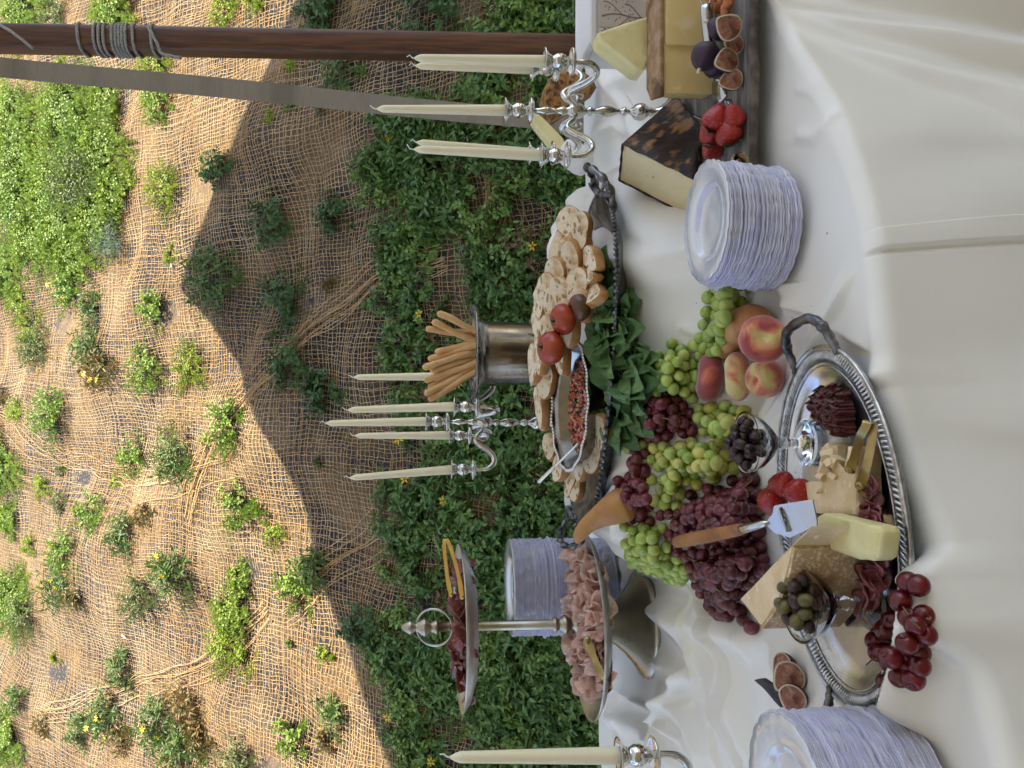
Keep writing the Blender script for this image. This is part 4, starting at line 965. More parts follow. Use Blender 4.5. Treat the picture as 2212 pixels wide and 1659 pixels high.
SL = [(1258, 500, 1.39, 0, (0, -1, .25), 1.0, 'foremost round slice at the right end of the tray, its large holes showing'), (1238, 487, 1.425, 0, (.2, -1, .2), 1.0, 'slice tucked behind the foremost round one'),
 (1216, 528, 1.45, -.5, (.3, -1, .3), 1.0, 'brownish slice leaning on the handle side of the heap'), (1228, 545, 1.42, .2, (-.5, -1, .5), .9, 'white slice wedged in the middle right of the heap'),
 (1240, 575, 1.40, .1, (-.3, -1, .55), 1.05, 'long slice with a pale face and tan crust, right of the heap'), (1204, 598, 1.43, .1, (-.2, -1, .6), 1.05, 'upper long slice lying over the right heap'),
 (1250, 625, 1.375, .05, (-.1, -1, .35), .95, 'slice with thick brown crust and one deep hole'), (1283, 560, 1.35, .9, (.1, -.3, 1), .85, 'crust-side-up slice against the tray rim'),
 (1280, 600, 1.35, .4, (.2, -.2, 1), .8, 'lower crusty heel by the tray rim'), (1286, 640, 1.335, .2, (.5, -.35, 1), .85, 'golden heel piece above the basil'),
 (1184, 628, 1.45, .15, (-.1, -1, .8), 1.0, 'slim slice along the top of the heap'), (1198, 668, 1.43, .1, (-.2, -1, .5), 1.0, 'slice behind the upper tomato'),
 (1224, 645, 1.395, .1, (-.1, -1, .3), 1.0, 'large-holed slice above the upper tomato'), (1172, 655, 1.475, 0, (0, -.6, 1), .95, 'crusty slice on the far side of the heap'),
 (1166, 695, 1.49, .2, (.1, -.4, 1), .9, 'brown crust edge at the top of the heap'), (1188, 715, 1.44, .1, (-.3, -1, .4), .9, 'small white face between the two tomatoes'),
 (1170, 765, 1.50, .1, (0, -.25, 1), 1.1, 'long crust strip behind the lower tomato'), (1158, 785, 1.53, 0, (-.2, -.6, 1), .9, 'slice peeping out beside the silver bucket'),
 (1180, 820, 1.53, .1, (-.1, -1, .8), 1.05, 'white slice behind the dip bowl rim'), (1172, 880, 1.57, .2, (0, -.3, 1), 1.1, 'brown crust behind the dip bowl'),
 (1190, 965, 1.60, -.3, (.1, -1, .6), .9, 'pale slice behind the left rim of the bowl'), (1210, 1012, 1.58, -.2, (0, -.5, 1), .85, 'slice under the spoon handle'),
 (1236, 1035, 1.57, -.2, (-.1, -.6, 1), .8, 'crusty slice left of the bowl'), (1246, 1052, 1.56, -.3, (-.1, -1, .7), .9, 'outermost left slice above the tray handle'),
 (1258, 1005, 1.50, -.1, (0, -.4, 1), .9, 'crust-up slice below the spoon'), (1282, 985, 1.44, .1, (-.2, -1, .3), 1.05, 'large white slice leaning at the left front of the tray'),
 (1302, 935, 1.40, .2, (-.2, -.5, 1), .9, 'slice with brown crust beside the basil'), (1262, 540, 1.40, .2, (0, -.5, 1), .95, 'tan slice beneath the long pale one'),
 (1215, 560, 1.47, 0, (0, -.4, 1), 1.0, 'crust edge behind the upper long slice'), (1235, 700, 1.42, .3, (0, -.6, 1), 1.0, 'slice beneath the upper tomato'),
 (1262, 660, 1.37, .2, (0, -.4, 1), 1.0, 'lowest slice over the basil leaves'), (1215, 770, 1.47, .1, (0, -.6, 1), 1.0, 'slice beneath the lower tomato')]
for i, (tx, ty, y, roll, nn, sc, lab) in enumerate(SL):
    p = atd(tx, ty, y); n3 = Vector((nn[0] * 1.1 + .12 * math.sin(i * 2.3), nn[1] * .72, nn[2] * .8 + .55 + .3 * math.sin(i * 3.1))); slice_at(p, n3, roll + .05 + .25 * math.sin(i * 1.7), .042 * sc * (.80 + .36 * ((i * 7) % 5) / 4), .0225 * sc * (.86 + .26 * ((i * 3) % 4) / 3), .0175, lab, i + 3)
# tomatoes
M_tom = mat('tomato', (.30, .028, .014), .25, c2=(.40, .07, .02), scale=9, lo=.45, hi=.7, c3=(.34, .20, .04), scale3=7, lo3=.66, hi3=.8, bump=.0003, bscale=60, spec=.55)
M_tomdark = mat('dark_tomato', (.14, .035, .030), .25, c2=(.10, .05, .02), scale=9)
M_calyx = mat('calyx', (.05, .08, .02), .7)
def tomato(p, r, ax, label, M=M_tom, lobes=9):
    q = Vector(ax).normalized().to_track_quat('Z', 'Y').to_matrix().to_4x4(); Mx = Matrix.Translation(p) @ q; o = root('tomato', label, 'tomato', p)
    def f(v):
        a = math.atan2(v.y, v.x); s = math.hypot(v.x, v.y); k = 1 + .085 * s * (abs(math.cos(a * lobes / 2)) ** .7 - .6) * (.3 + .7 * abs(v.z))
        zz = v.z * (1 - .35 * max(0, 1 - s * 2.2)); return Vector((v.x * k, v.y * k, zz))
    part('fruit', xf(ball((0, 0, 0), (r, r, r * .78), 54, 26, f), Mx), M, o)
    V = []; F = []
    for i in range(6):
        a = i * 1.047; o_ = len(V); V += [(0, 0, .53 * r), (.13 * r * math.cos(a - .5), .13 * r * math.sin(a - .5), .56 * r), (.42 * r * math.cos(a), .42 * r * math.sin(a), .74 * r), (.13 * r * math.cos(a + .5), .13 * r * math.sin(a + .5), .56 * r)]; F.append((o_, o_ + 1, o_ + 2, o_ + 3))
    st_ = tube([(0, 0, .5 * r), (0, 0, .70 * r), (.05 * r, 0, .82 * r)], [.08 * r, .07 * r, .08 * r], 8)
    part('calyx', xf(join((V, F), st_), Mx), M_calyx, o)
tomato(atd(1216, 690, 1.375), .0285, (-.2, -.15, .9), 'upper red tomato with a yellow-green shoulder, resting on the bread')
tomato(atd(1190, 752, 1.39), .0310, (.05, -.25, .95), 'lower ribbed deep red tomato beside the dip bowl', lobes=13)
tomato(atd(1252, 665, 1.36), .025, (-.2, -.1, .9), 'dark brownish tomato half hidden by the basil', M_tomdark)

# ---- silver bucket with breadsticks
BY = 1.80; bc = atd(1200, 765, BY); bx = bc.x; BZ = RZ
M_bucket = mat('bucket_silver', (.42, .40, .36), .16, 1.0, c2=(.20, .18, .14), scale=9, lo=.42, hi=.62, r2=.30, bump=.0006, bscale=40)
bk = root('ice_bucket', 'tarnished silver wine bucket with a scrolled flaring rim, holding breadsticks', 'bucket', (bx, BY, BZ))
part('bucket_body', lathe([(0, .006), (.060, .006), (.066, .012), (.074, .022), (.082, .036), (.086, .052), (.082, .068), (.073, .080), (.072, .086), (.0735, .092), (.072, .100), (.074, .150), (.077, .205), (.0785, .216), (.083, .226), (.104, .233), (.115, .236), (.114, .239), (.102, .238), (.080, .230), (.073, .214), (.069, .150), (.066, .09), (.058, .03), (0, .02)], 64, (bx, BY, BZ), lambda a, i: 1 + (.012 * math.sin(a * 9) if 3 <= i <= 7 else 0)), M_bucket, bk)
rim = []
for k in range(84):
    a = 6.2832 * k / 84; rim.append(ball((bx + .109 * math.cos(a), BY + .109 * math.sin(a), BZ + .2375 + .0015 * math.sin(a * 18)), (.0058 + .0018 * math.sin(k * 2.1), .0055, .0042 + .001 * math.sin(k * 1.3)), 7, 5))
part('bucket_rim', join(*rim), M_pewter, bk, kind='stuff')
for s in (-1, 1):
    c = Vector((bx + s * .062, BY - .058, BZ + .055)); P = [c + Vector((.016 * math.cos(a) * (1 - a / 14), -.012 + .001 * a, .016 * math.sin(a) * (1 - a / 14))) for a in [i * .5 for i in range(18)]]
    g = join(tube(P, [.006 * (1 - i / 26) for i in range(18)], 8), tube(spline([c + Vector((0, -.01, .014)), c + Vector((-s * .004, -.016, .040)), c + Vector((s * .012, -.008, .058))], 5), [.006] * 11, 8), tube(spline([c + Vector((0, -.012, -.014)), c + Vector((s * .006, -.016, -.032)), c + Vector((s * .002, -.004, -.055))], 5), [.007] * 11, 8))
    part('bucket_foot', g, M_bucket, bk)
M_stick = mat('breadstick', (.66, .38, .15), .7, c2=(.74, .47, .22), scale=40, bump=.0006, bscale=150, c3=(.52, .27, .09), scale3=18, lo3=.6, hi3=.72)
BS = [((950, 678), (1022, 712), 'rightmost breadstick, leaning far over the rim'), ((938, 697), (1020, 735), 'second breadstick from the right with a knobbed end'), ((925, 712), (1015, 722), 'shorter breadstick behind the knobbed one'),
      ((930, 775), (1025, 748), 'upper breadstick in the middle of the bucket'), ((918, 793), (1025, 760), 'middle breadstick crossing the bucket mouth'), ((935, 800), (1025, 775), 'breadstick just left of the middle one'), ((922, 822), (1025, 785), 'breadstick behind the right-hand candle flame end'),
      ((930, 838), (1020, 795), 'breadstick low in the left bunch'), ((922, 850), (1018, 800), 'second lowest breadstick in the left bunch'), ((930, 862), (1015, 812), 'leftmost breadstick, lowest in the bunch'), ((945, 760), (1025, 742), 'thin breadstick behind the middle ones')]
for i, (a, b, l) in enumerate(BS):
    ya = BY - .03 + .012 * (i % 4); yb = BY - .02 + .008 * (i % 3); A = atd(a[0], a[1], ya); B = atd(b[0], b[1], yb); d = (B - A).normalized(); e = B + d * .10
    P = [A + (e - A) * (k / 12) + Vector((.0012 * math.sin(k + i), .0, .001 * math.cos(k * 1.7 + i))) for k in range(13)]
    solo('breadstick', tube([A - d * .006, A - d * .003] + P, [.0032, .0062] + [.0078 + .0007 * math.sin(k * 1.1 + i * 2) for k in range(13)], 12), M_stick, l + ' of the silver bucket' if 'bucket' not in l else l, 'breadstick', 'breadsticks in the silver bucket')

# ---- dip bowl
DC = atd(1228, 873, 1.47); DC = Vector((DC.x, 1.455, DC.z))
tl_ = Matrix.Translation(DC) @ Matrix.Rotation(R(14), 4, 'X') @ Matrix.Rotation(R(-6), 4, 'Z')
ex, ey = Vector((1, 0, 0)), Vector((0, 1, 0)); O0 = Vector((0, 0, 0)); DA, DB = .122, .074
db = root('dip_bowl', 'oval silver bowl with a wavy rim, filled with chopped tomato relish', 'bowl', DC)
part('bowl_body', xf(oval_dish(O0, ex, ey, [(DA * .55, DB * .5, -.070), (DA * .75, DB * .72, -.060), (DA * .92, DB * .88, -.035), (DA * .96, DB * .94, -.012), (DA * 1.05, DB * 1.07, 0), (DA * 1.05, DB * 1.07, .003), (DA * .94, DB * .92, -.008), (DA * .88, DB * .85, -.035), (DA * .7, DB * .66, -.052), (DA * .5, DB * .45, -.056)], 96, 2.0, .012, 14), tl_), M_bucket, db)
part('bowl_rim', xf(join(*[ball(oval(6.2832 * k / 110, DA * 1.05, DB * 1.07, O0, .002 + .0012 * math.sin(k * .8), 2, ex, ey), (.0042, .0035, .0032), 6, 5) for k in range(110)]), tl_), M_silver, db)
M_relish = [mat('relish_' + n_, c_, .25, spec=.6) for n_, c_ in (('red', (.50, .06, .03)), ('orange', (.55, .20, .05)), ('dark', (.05, .05, .02)), ('pink', (.55, .22, .17)))]
for mi, Mr in enumerate(M_relish):
    g = []
    for k in range(95):
        t = random.uniform(0, 6.283); q = math.sqrt(random.random()); x, y = DA * .74 * q * math.cos(t), DB * .66 * q * math.sin(t)
        g.append(xf(box((0, 0, 0), (random.uniform(.004, .009), random.uniform(.004, .007), random.uniform(.003, .006)), bev=.0008), TRS((x, y, -.026 + .010 * (1 - q) + random.uniform(0, .006)), (random.uniform(-1, 1), random.uniform(-1, 1), random.uniform(0, 3)))))
    part('tomato_relish', xf(join(*g), tl_), Mr, db, smooth=False, kind='stuff')
e0 = atd(1250, 958, 1.44); e1 = atd(1163, 1043, 1.50)
sp = root('serving_spoon', 'silver spoon with a twisted handle resting on the left rim of the dip bowl', 'spoon', e0)
part('spoon_handle', tube([e0 + (e1 - e0) * (i / 24) for i in range(25)], [.0022 + .0007 * (i % 2) + (.0015 if i > 14 else 0) for i in range(25)], 8), M_silver, sp)
part('spoon_bowl', ball(e0 + Vector((.012, 0, -.014)), (.020, .012, .006), 14, 8), M_silver, sp)

# ---- basil
M_basil = mat('basil', (.105, .215, .070), .34, c2=(.17, .30, .11), scale=30, lo=.4, hi=.65, bump=.0009, bscale=95, transl=.22, spec=.5, rand=.18)
def basil_leaf(L, W, seed, cup_=.45):
    r_ = random.Random(seed); nu, nv = 15, 9; V = []; F = []; c_ = cup_ * r_.uniform(.6, 1.5); tw = r_.uniform(-.6, .6)
    for s in (0, 1):
        for i in range(nu):
            t = i / (nu - 1); w_ = W * .5 * ((math.sin(math.pi * t ** .80) ** .62) * (1 - .12 * t) if 0 < t < 1 else 0.03)
            for j in range(nv):
                v = (j / (nv - 1) - .5) * 2; x = v * w_; z = c_ * abs(v) ** 1.5 * w_ + .0017 * math.sin(t * 20 + 2.6 * abs(v)) * (1 - abs(v) * .3) * min(1, t * 5) - .25 * L * (t - .2) ** 2 + tw * x * t
                V.append((x, t * L, z - s * .0006))
    o = nu * nv
    for i in range(nu - 1):
        for j in range(nv - 1): a = i * nv + j; F.append((a, a + 1, a + nv + 1, a + nv)); F.append((o + a, o + a + nv, o + a + nv + 1, o + a + 1))
    return V, F
bl_m = [mesh_from(*basil_leaf(random.uniform(.050, .078), random.uniform(.036, .052), i), M_basil) for i in range(8)]
def basil(label, centers, n, seed):
    r_ = random.Random(seed); c0 = centers[0]; p0 = Vector(c0[:3]); o = root('basil_bunch', label, 'herb bunch', p0, 'basil bunches')
    stm = []
    for k in range(n):
        cx, cy, cz, rad = centers[k % len(centers)]; t = r_.uniform(0, 6.283); q = math.sqrt(r_.random()); c = Vector((cx + rad * q * math.cos(t), cy + rad * .8 * q * math.sin(t), cz + rad * .55 * (1 - q * q) * r_.uniform(.2, 1)))
        d = Vector((math.cos(t), math.sin(t) * .8 - .45, r_.uniform(-.5, .35))).normalized(); nn = Vector((r_.uniform(-.6, .6), -.7, 1)).normalized(); s_ = d.cross(nn).normalized(); n2 = s_.cross(d)
        Mx = Matrix((s_, d, n2)).transposed().to_4x4(); Mx.translation = c - p0
        lf_ = bpy.data.objects.new('leaf', r_.choice(bl_m)); col.objects.link(lf_); lf_.parent = o; lf_.matrix_local = Mx @ Matrix.Scale(r_.uniform(.7, 1.25), 4)
        if k % 3 == 0: stm.append(tube([p0 + Vector((0, 0, .005)), (p0 + c) / 2 + Vector((0, 0, .01)), c], [.0022, .0018, .0014], 5))
    part('stem', join(*stm), M_calyx, o)
def bpt(tx, ty, dz=.0, rad=.05, back=0.0):
    # meet the sight line with the cloth itself
    p = at(tx, ty, 0)
    z = 0
    for _ in range(12): p = at(tx, ty, z + dz); z = .5 * z + .5 * Hs(p.x, p.y)
    return (p.x, p.y, z + dz * .6, rad)
basil('large-leaved green basil bunch in front of the tomatoes', [bpt(1285, 668, .05, .040), bpt(1295, 715, .045, .045), bpt(1290, 745, .05, .040), bpt(1335, 720, .03, .035), bpt(1318, 690, .02, .035)], 105, 3)
basil('lower green basil bunch spilling down beside the green grapes', [bpt(1335, 790, .03, .042), bpt(1350, 840, .03, .045), bpt(1330, 885, .02, .032), bpt(1375, 785, .02, .034), bpt(1360, 870, .01, .03)], 90, 5)

# ================================================================ right-hand cheese board
M_board = mat('weathered_wood', (.20, .185, .165), .75, c2=(.11, .10, .09), scale=6, stretch=(1, 9, 9), lo=.35, hi=.65, bump=.0008, bscale=20, c3=(.30, .27, .23), scale3=5)
M_bark = mat('live_edge', (.16, .13, .10), .85, c2=(.07, .055, .045), scale=40, bump=.003, bscale=60)
BZ2 = .040; E = [at(1609, t, BZ2) for t in range(520, -260, -26)]
near = [(p.x, 1.085 + .002 * math.sin(i * 1.3) + .0014 * math.sin(i * 3.1)) for i, p in enumerate(E) if p.x > .265]
outl = [(.262, 1.13), (.25, 1.20), (.232, 1.30), (.222, 1.36), (.262, 1.372), (.30, 1.40), (.45, 1.43), (.7, 1.44), (1.25, 1.46), (1.25, 1.085)] + near[::-1]
bd = root('cheese_board', 'long rough-edged grey wooden board at the right end, loaded with cheese and figs', 'board', (.7, 1.25, BZ2))
part('plank', prism(outl, BZ2 - .013, BZ2, .002), M_board, bd, smooth=False)
ed = spline([(x, y - .001, BZ2 - .006 + .0012 * math.sin(x * 40)) for x, y in near[::2]], 4)
part('live_edge', tube(ed, [.0072 + .001 * math.sin(i * 1.7) * math.sin(i * .33) for i in range(len(ed))], 8, .6, up=(0, 1, 0)), M_bark, bd)
for x in (.36, 1.0):
    part('runner', box((x, 1.28, (BZ2 - .013) / 2), (.05, .26, BZ2 - .013 - .001)), M_bark, bd, smooth=False)

def hexa(name, label, cat, V8, M, loc=None, rough=.0006, cuts=3, extra=None, seed=0):
    """V8: front quad 0-3, back quad 4-7"""
    F = [(0, 1, 2, 3), (7, 6, 5, 4), (0, 4, 5, 1), (1, 5, 6, 2), (2, 6, 7, 3), (3, 7, 4, 0)]
    g = subdiv((V8, F), cuts, rough, seed=seed)
    return solo(name, g, M, label, cat, sharp=45)
M_cheeseY = mat('yellow_cheese', (.74, .55, .23), .42, c2=(.66, .46, .17), scale=7, sss=.15, bump=.0004, bscale=60, c3=(.80, .64, .34), scale3=30, lo3=.6, hi3=.75)
M_rindB = mat('brown_rind', (.30, .17, .075), .8, c2=(.40, .27, .15), scale=60, lo=.42, hi=.6, bump=.0012, bscale=140, c3=(.13, .06, .02), scale3=18)
M_pale = mat('pale_cheese', (.78, .70, .36), .45, c2=(.72, .62, .28), scale=25, sss=.2, bump=.0008, bscale=90, c3=(.66, .57, .24), scale3=90, lo3=.66, hi3=.72)
M_darkrind = mat('dark_rind', (.022, .010, .006), .5, c2=(.035, .016, .009), scale=60, bump=.002, bscale=55, c3=(.34, .15, .035), scale3=26, lo3=.535, hi3=.63, stretch=(1, 2.2, 1))
M_cream = mat('cream_cheese_face', (.78, .66, .40), .5, c2=(.70, .56, .29), scale=14, sss=.15, bump=.0007, bscale=60, c3=(.35, .24, .10), scale3=75, lo3=.70, hi3=.74)
M_parm = mat('aged_cheese', (.78, .61, .37), .6, c2=(.70, .51, .27), scale=30, sss=.1, bump=.0013, bscale=90, c3=(.86, .74, .54), scale3=95, lo3=.60, hi3=.70)
M_parmrind = mat('aged_rind', (.56, .38, .20), .7, c2=(.78, .63, .44), scale=230, lo=.50, hi=.60, detail=2, bump=.0005, bscale=200, c3=(.42, .26, .12), scale3=25)

# big yellow cheese with a brown rind on top
yf = 1.215
fr = [atd(1540, -190, yf), atd(1540, 176, yf), atd(1425, 206, yf), atd(1425, -190, yf)]
gy = root('yellow_cheese', 'large yellow cheese slab with a basket-woven brown rind, at the photo corner on the board', 'cheese', (fr[0].x, yf, BZ2))
top = [(fr[3].x, yf), (fr[2].x, yf), (fr[2].x + .010, yf + .050), (fr[2].x + .035, yf + .072), (fr[3].x, yf + .078)]
zt = fr[2].z; body = prism([(fr[3].x, yf), (fr[2].x + .004, yf), (fr[2].x + .014, yf + .048), (fr[2].x + .038, yf + .069), (fr[3].x, yf + .075)], BZ2 + .001, zt - .006, .002)
part('cheese_body', subdiv(body, 2, .0012, seed=3), M_cheeseY, gy, sharp=50)
part('rind', subdiv(prism([(p[0] + (.0 if i != 1 else -.004), p[1] - (.003 if i < 2 else 0)) for i, p in enumerate(top)], zt - .006, zt, .0015), 2, .001, seed=9), M_rindB, gy, sharp=50)
cutx = atd(1480, 100, yf).x
part('upper_wedge', subdiv(prism([(cutx, yf - .006), (fr[3].x, yf - .006), (fr[3].x, yf + .03), (cutx, yf + .03)], BZ2 + .002, zt - .009, .003), 2, .0012, seed=5), M_cheeseY, gy, sharp=50, label='second piece standing slightly proud, right of the cut')
# pale wedge
pf = [(1407, 32), (1413, 62), (1408, 122), (1392, 152), (1376, 150), (1296, 86), (1292, 70)]
w1 = pxface(pf, 1.285, .05, .003); solo('cheese_wedge', subdiv(w1, 2, .0012, seed=4), M_pale, 'pale yellow cheese wedge leaning on the brown rind beside the white box', 'cheese', sharp=50)
# white box with a printed branch
xb = atd(1290, 100, 1.50).x; bxx = root('gift_box', 'white box with a beige face printed with a bare flowering branch, behind the pale wedge', 'box', (xb + .15, 1.5, Hs(.9, 1.5)))
M_white = mat('white_card', (.82, .80, .77), .6); M_beige = mat('beige_card', (.58, .49, .40), .6, c2=(.62, .54, .45), scale=20); M_print = mat('printed_branch_ink', (.30, .19, .15), .6)
zt2 = atd(1290, 50, 1.48).z
part('box_body', box((xb + .155, 1.555, zt2 / 2), (.30, .13, zt2 - .004), bev=.003), M_white, bxx, smooth=False)
part('box_lid', box((xb + .155, 1.555, zt2 + .006), (.312, .142, .014), bev=.003), M_white, bxx, smooth=False)
part('printed_face', box((xb + .168, 1.4888, zt2 / 2 + .001), (.27, .0015, zt2 - .016)), M_beige, bxx, smooth=False)
br = []
def yb_(tx, ty): return atd(tx, ty, 1.4872)
for P, w_ in (([(1420, 40), (1370, 38), (1330, 30), (1300, 34)], .0011), ([(1360, 37), (1330, 60), (1310, 66)], .0007), ([(1345, 33), (1320, 8), (1305, 2)], .0007), ([(1385, 39), (1365, 15), (1350, 8)], .0007), ([(1375, 38), (1360, 58), (1345, 64)], .0006), ([(1335, 58), (1325, 72), (1318, 74)], .0005)):
    br.append(ribbon(spline([yb_(a, b) for a, b in P], 6), w_ * 1.8, .0006, (1, 0, .5)))
for k in range(46):
    p = yb_(random.uniform(1300, 1375), random.uniform(0, 74)); br.append(ball(p, (random.uniform(.0008, .0022), .0003, random.uniform(.0008, .002)), 6, 4))
part('printed_branch', join(*br), M_print, bxx, kind='stuff')

# dark-rind cheese, standing on its edge like a diamond
S = .00079
A = atd(1345, 313, 1.31)
def e3(r, u, t):   # screen right/up + towards the viewer, in world axes
    dv = ray(1440, 340).normalized(); rt = Vector((1, 0, 0)); rt = (rt - dv * rt.dot(dv)).normalized(); up_ = rt.cross(dv); return (rt * r + up_ * u - dv * t) * S
e1, e2, e3_ = e3(-86, -156, 71), e3(98, -118, -120), e3(-76, 12, -66)
C_ = A + e1 + e2 * 1.0; C_.z = max(C_.z, BZ2 + .003)
Dv = A + e2; Bv = A + e1; Bv.z = max(Bv.z, .012)
Ev, Fv_ = A + e3_, Bv + e3_
dc = root('dark_rind_cheese', 'cheese wedge with a blackened mottled rind and cream cut face, tucked', 'cheese', (C_.x, C_.y, C_.z))
quad = [Bv, C_, Dv, A]
mid_ = [tuple(p) for p in quad]; nrm_ = (C_ - Bv).cross(Dv - Bv).normalized()
if nrm_.y > 0: nrm_ = -nrm_
bk_ = [tuple(p + e3_) for p in quad]
body = [tuple(p - nrm_ * .0015) for p in quad] + bk_
Fh = [(0, 1, 2, 3), (7, 6, 5, 4), (0, 4, 5, 1), (1, 5, 6, 2), (2, 6, 7, 3), (3, 7, 4, 0)]
part('cheese_body', subdiv((body, Fh), 3, .0016, seed=6), M_cream, dc, sharp=50)
rind = [tuple(p + nrm_ * .003) for p in quad] + [tuple(p - nrm_ * .0018) for p in quad]
part('rind', subdiv((rind, Fh), 4, .0026, seed=8), M_darkrind, dc, sharp=60)
d2 = (Vector(bk_[3]) - Vector(body[3])) * 1.0
thin = lambda p, q: [tuple(p), tuple(q)]
# dark rind showing as a rim on the far edges of the cream face
for a, b in ((A + e3_, Bv + e3_), (A + e3_ * .0, A + e3_)):
    part('rind_edge', tube([a + (b - a) * (i / 10) for i in range(11)], [.0022 + .0006 * math.sin(i * 2.1) for i in range(11)], 7), M_darkrind, dc)

# knife, plane and figs on the board
M_steel = mat('steel', (.55, .56, .57), .22, 1.0)
kn = root('cheese_knife', 'steel-handled cheese plane lying on the board between the yellow cheese and the figs', 'cheese knife', at(1530, 90, .06))
kh0, kh1 = at(1524, 10, .075), at(1540, 168, .052)
part('knife_handle', tube([kh0 + (kh1 - kh0) * (i / 8) for i in range(9)], [.0085, .0095] + [.0095] * 6 + [.007], 16), M_steel, kn)
part('hanging_loop', tube([kh0 + Vector((.012 * math.cos(a) + .010, 0, .008 * math.sin(a))) for a in [i * .6 for i in range(11)]], .0012, 6), M_steel, kn)
kb = [at(1546, 172, .050), at(1548, 182, .048), at(1552, 200, .046), at(1556, 222, .044)]
part('knife_blade', ribbon(spline(kb, 4), [.008 + .030 * math.sin(min(1, i / 9) * 1.4) for i in range(13)], .0016, (-.3, 1, .12)), M_steel, kn)
cf = root('curved_cheese_knife', 'bright curved knife tip beyond the cheese plane on the board', 'cheese knife', at(1565, 230, .05))
part('knife_blade', ribbon(spline([at(1500, 250, .046), at(1530, 262, .045), at(1560, 262, .046), at(1580, 240, .050), at(1572, 215, .052)], 5), .011, .0014, (0, 0, 1)), M_steel, cf)
M_figskin = mat('fig_skin', (.030, .014, .026), .5, c2=(.045, .020, .036), scale=30, bump=.0004, bscale=80)
M_figflesh = mat('fig_flesh', (.52, .20, .12), .4, c2=(.70, .42, .28), scale=130, lo=.42, hi=.6, bump=.0010, bscale=260, c3=(.30, .09, .06), scale3=60)
M_figrim = mat('fig_rim', (.66, .55, .34), .5)
def figshape(v):  # teardrop along z
    s = 1.0; t = v.z; k = 1 - .42 * max(0, t) ** 1.3; return Vector((v.x * k, v.y * k, t * (1.25 if t > 0 else .92)))
def fig_half(p, ax, face, label, s=.020, group='cut figs'):
    ax = Vector(ax).normalized(); fn = Vector(face); fn = (fn - ax * fn.dot(ax)).normalized(); sd_ = ax.cross(fn)
    Mx = Matrix((sd_, fn, ax)).transposed().to_4x4(); Mx.translation = p; o = root('fig_half', label, 'fig', p, group)
    V, F = ball((0, 0, 0), 1, 26, 16, figshape); V = [(x * s, min(y, 0.0) * s, z * s) for x, y, z in V]; part('fig_skin', xf((V, F), Mx), M_figskin, o)
    def disc(k, y, z0=0, th=.0008):
        n = 30; W = []; 
        for j in range(n):
            a = 6.2832 * j / n; v = figshape(Vector((math.sin(a), 0, math.cos(a)))); W.append((v.x * s * k, (v.z * k + z0) * s))
        g = prism(W, 0, th); return xf(([(x, y + zz, z) for x, z, zz in g[0]], g[1]), Mx)
    part('fig_rim', disc(.985, .0002), M_figrim, o); 
    W = ball((0, 0, 0), 1, 22, 8, figshape); part('fig_flesh', xf(([(x * s * .89, abs(y) * s * .10 + .0009, z * s * .89 - .01 * s) for x, y, z in W[0]], W[1]), Mx), M_figflesh, o)
    return o
def fig_whole(p, ax, label, s=.021):
    q = Vector(ax).to_track_quat('Z', 'Y').to_matrix().to_4x4(); Mx = Matrix.Translation(p) @ q; o = root('fig', label, 'fig', p)
    g = ball((0, 0, 0), s, 28, 18, lambda v: figshape(v) * (1 + .02 * math.cos(6 * math.atan2(v.y, v.x)))); part('fig_skin', xf(g, Mx), M_figskin, o)
    part('stalk', xf(tube([(0, 0, s * 1.15), (0, 0, s * 1.4), (.002, 0, s * 1.5)], [.0035, .0025, .003], 8), Mx), M_figrim, o)
fz = BZ2 + .014
fig_half(at(1576, 60, fz + .018), (.5, -.1, .9), (-.05, -1, .55), 'upper right cut fig half showing orange-pink flesh, nearest the photo edge', .019)
fig_half(at(1572, 130, fz + .012), (-.4, -.1, 1), (-.2, -1, .35), 'middle cut fig half with a pale rim, in front of the whole figs', .0185)
fig_half(at(1582, 172, fz + .003), (-.2, .3, .9), (-.1, -1, .6), 'lowest cut fig half, pinkish grey, left of the others', .0165)
fig_half(at(1588, 98, fz), (.3, .1, .9), (0, -1, .5), 'small fig half tucked behind the middle one', .014)
fig_whole(at(1524, 122, BZ2 + .05), (-.8, -.25, .42), 'whole dark purple fig with its stalk pointing left', .022)
fig_whole(at(1545, 140, BZ2 + .026), (-.3, .3, -.7), 'whole dark fig lying beneath the purple one', .020)
fig_whole(at(1556, 62, BZ2 + .022), (.5, .3, .6), 'dark fig behind the upper right cut half', .018)
M_apricot = mat('dried_fruit', (.36, .09, .02), .35, c2=(.52, .20, .04), scale=60, bump=.0018, bscale=120, spec=.6)
for i, (a, b) in enumerate([(1538, 4), (1560, -6), (1575, 2), (1552, 14), (1568, 20), (1545, -14), (1566, -22)]):
    solo('dried_fruit', ball(at(a, b, BZ2 + .012 + .008 * (i % 3)), (.012, .011, .007), 16, 10, lambda v: 1 + .16 * math.sin(7 * v.x + i) * math.cos(9 * v.y + 2 * i)), M_apricot, 'wrinkled orange-brown dried fruit piled at the photo corner of the board', 'dried fruit', 'dried fruits on the board')

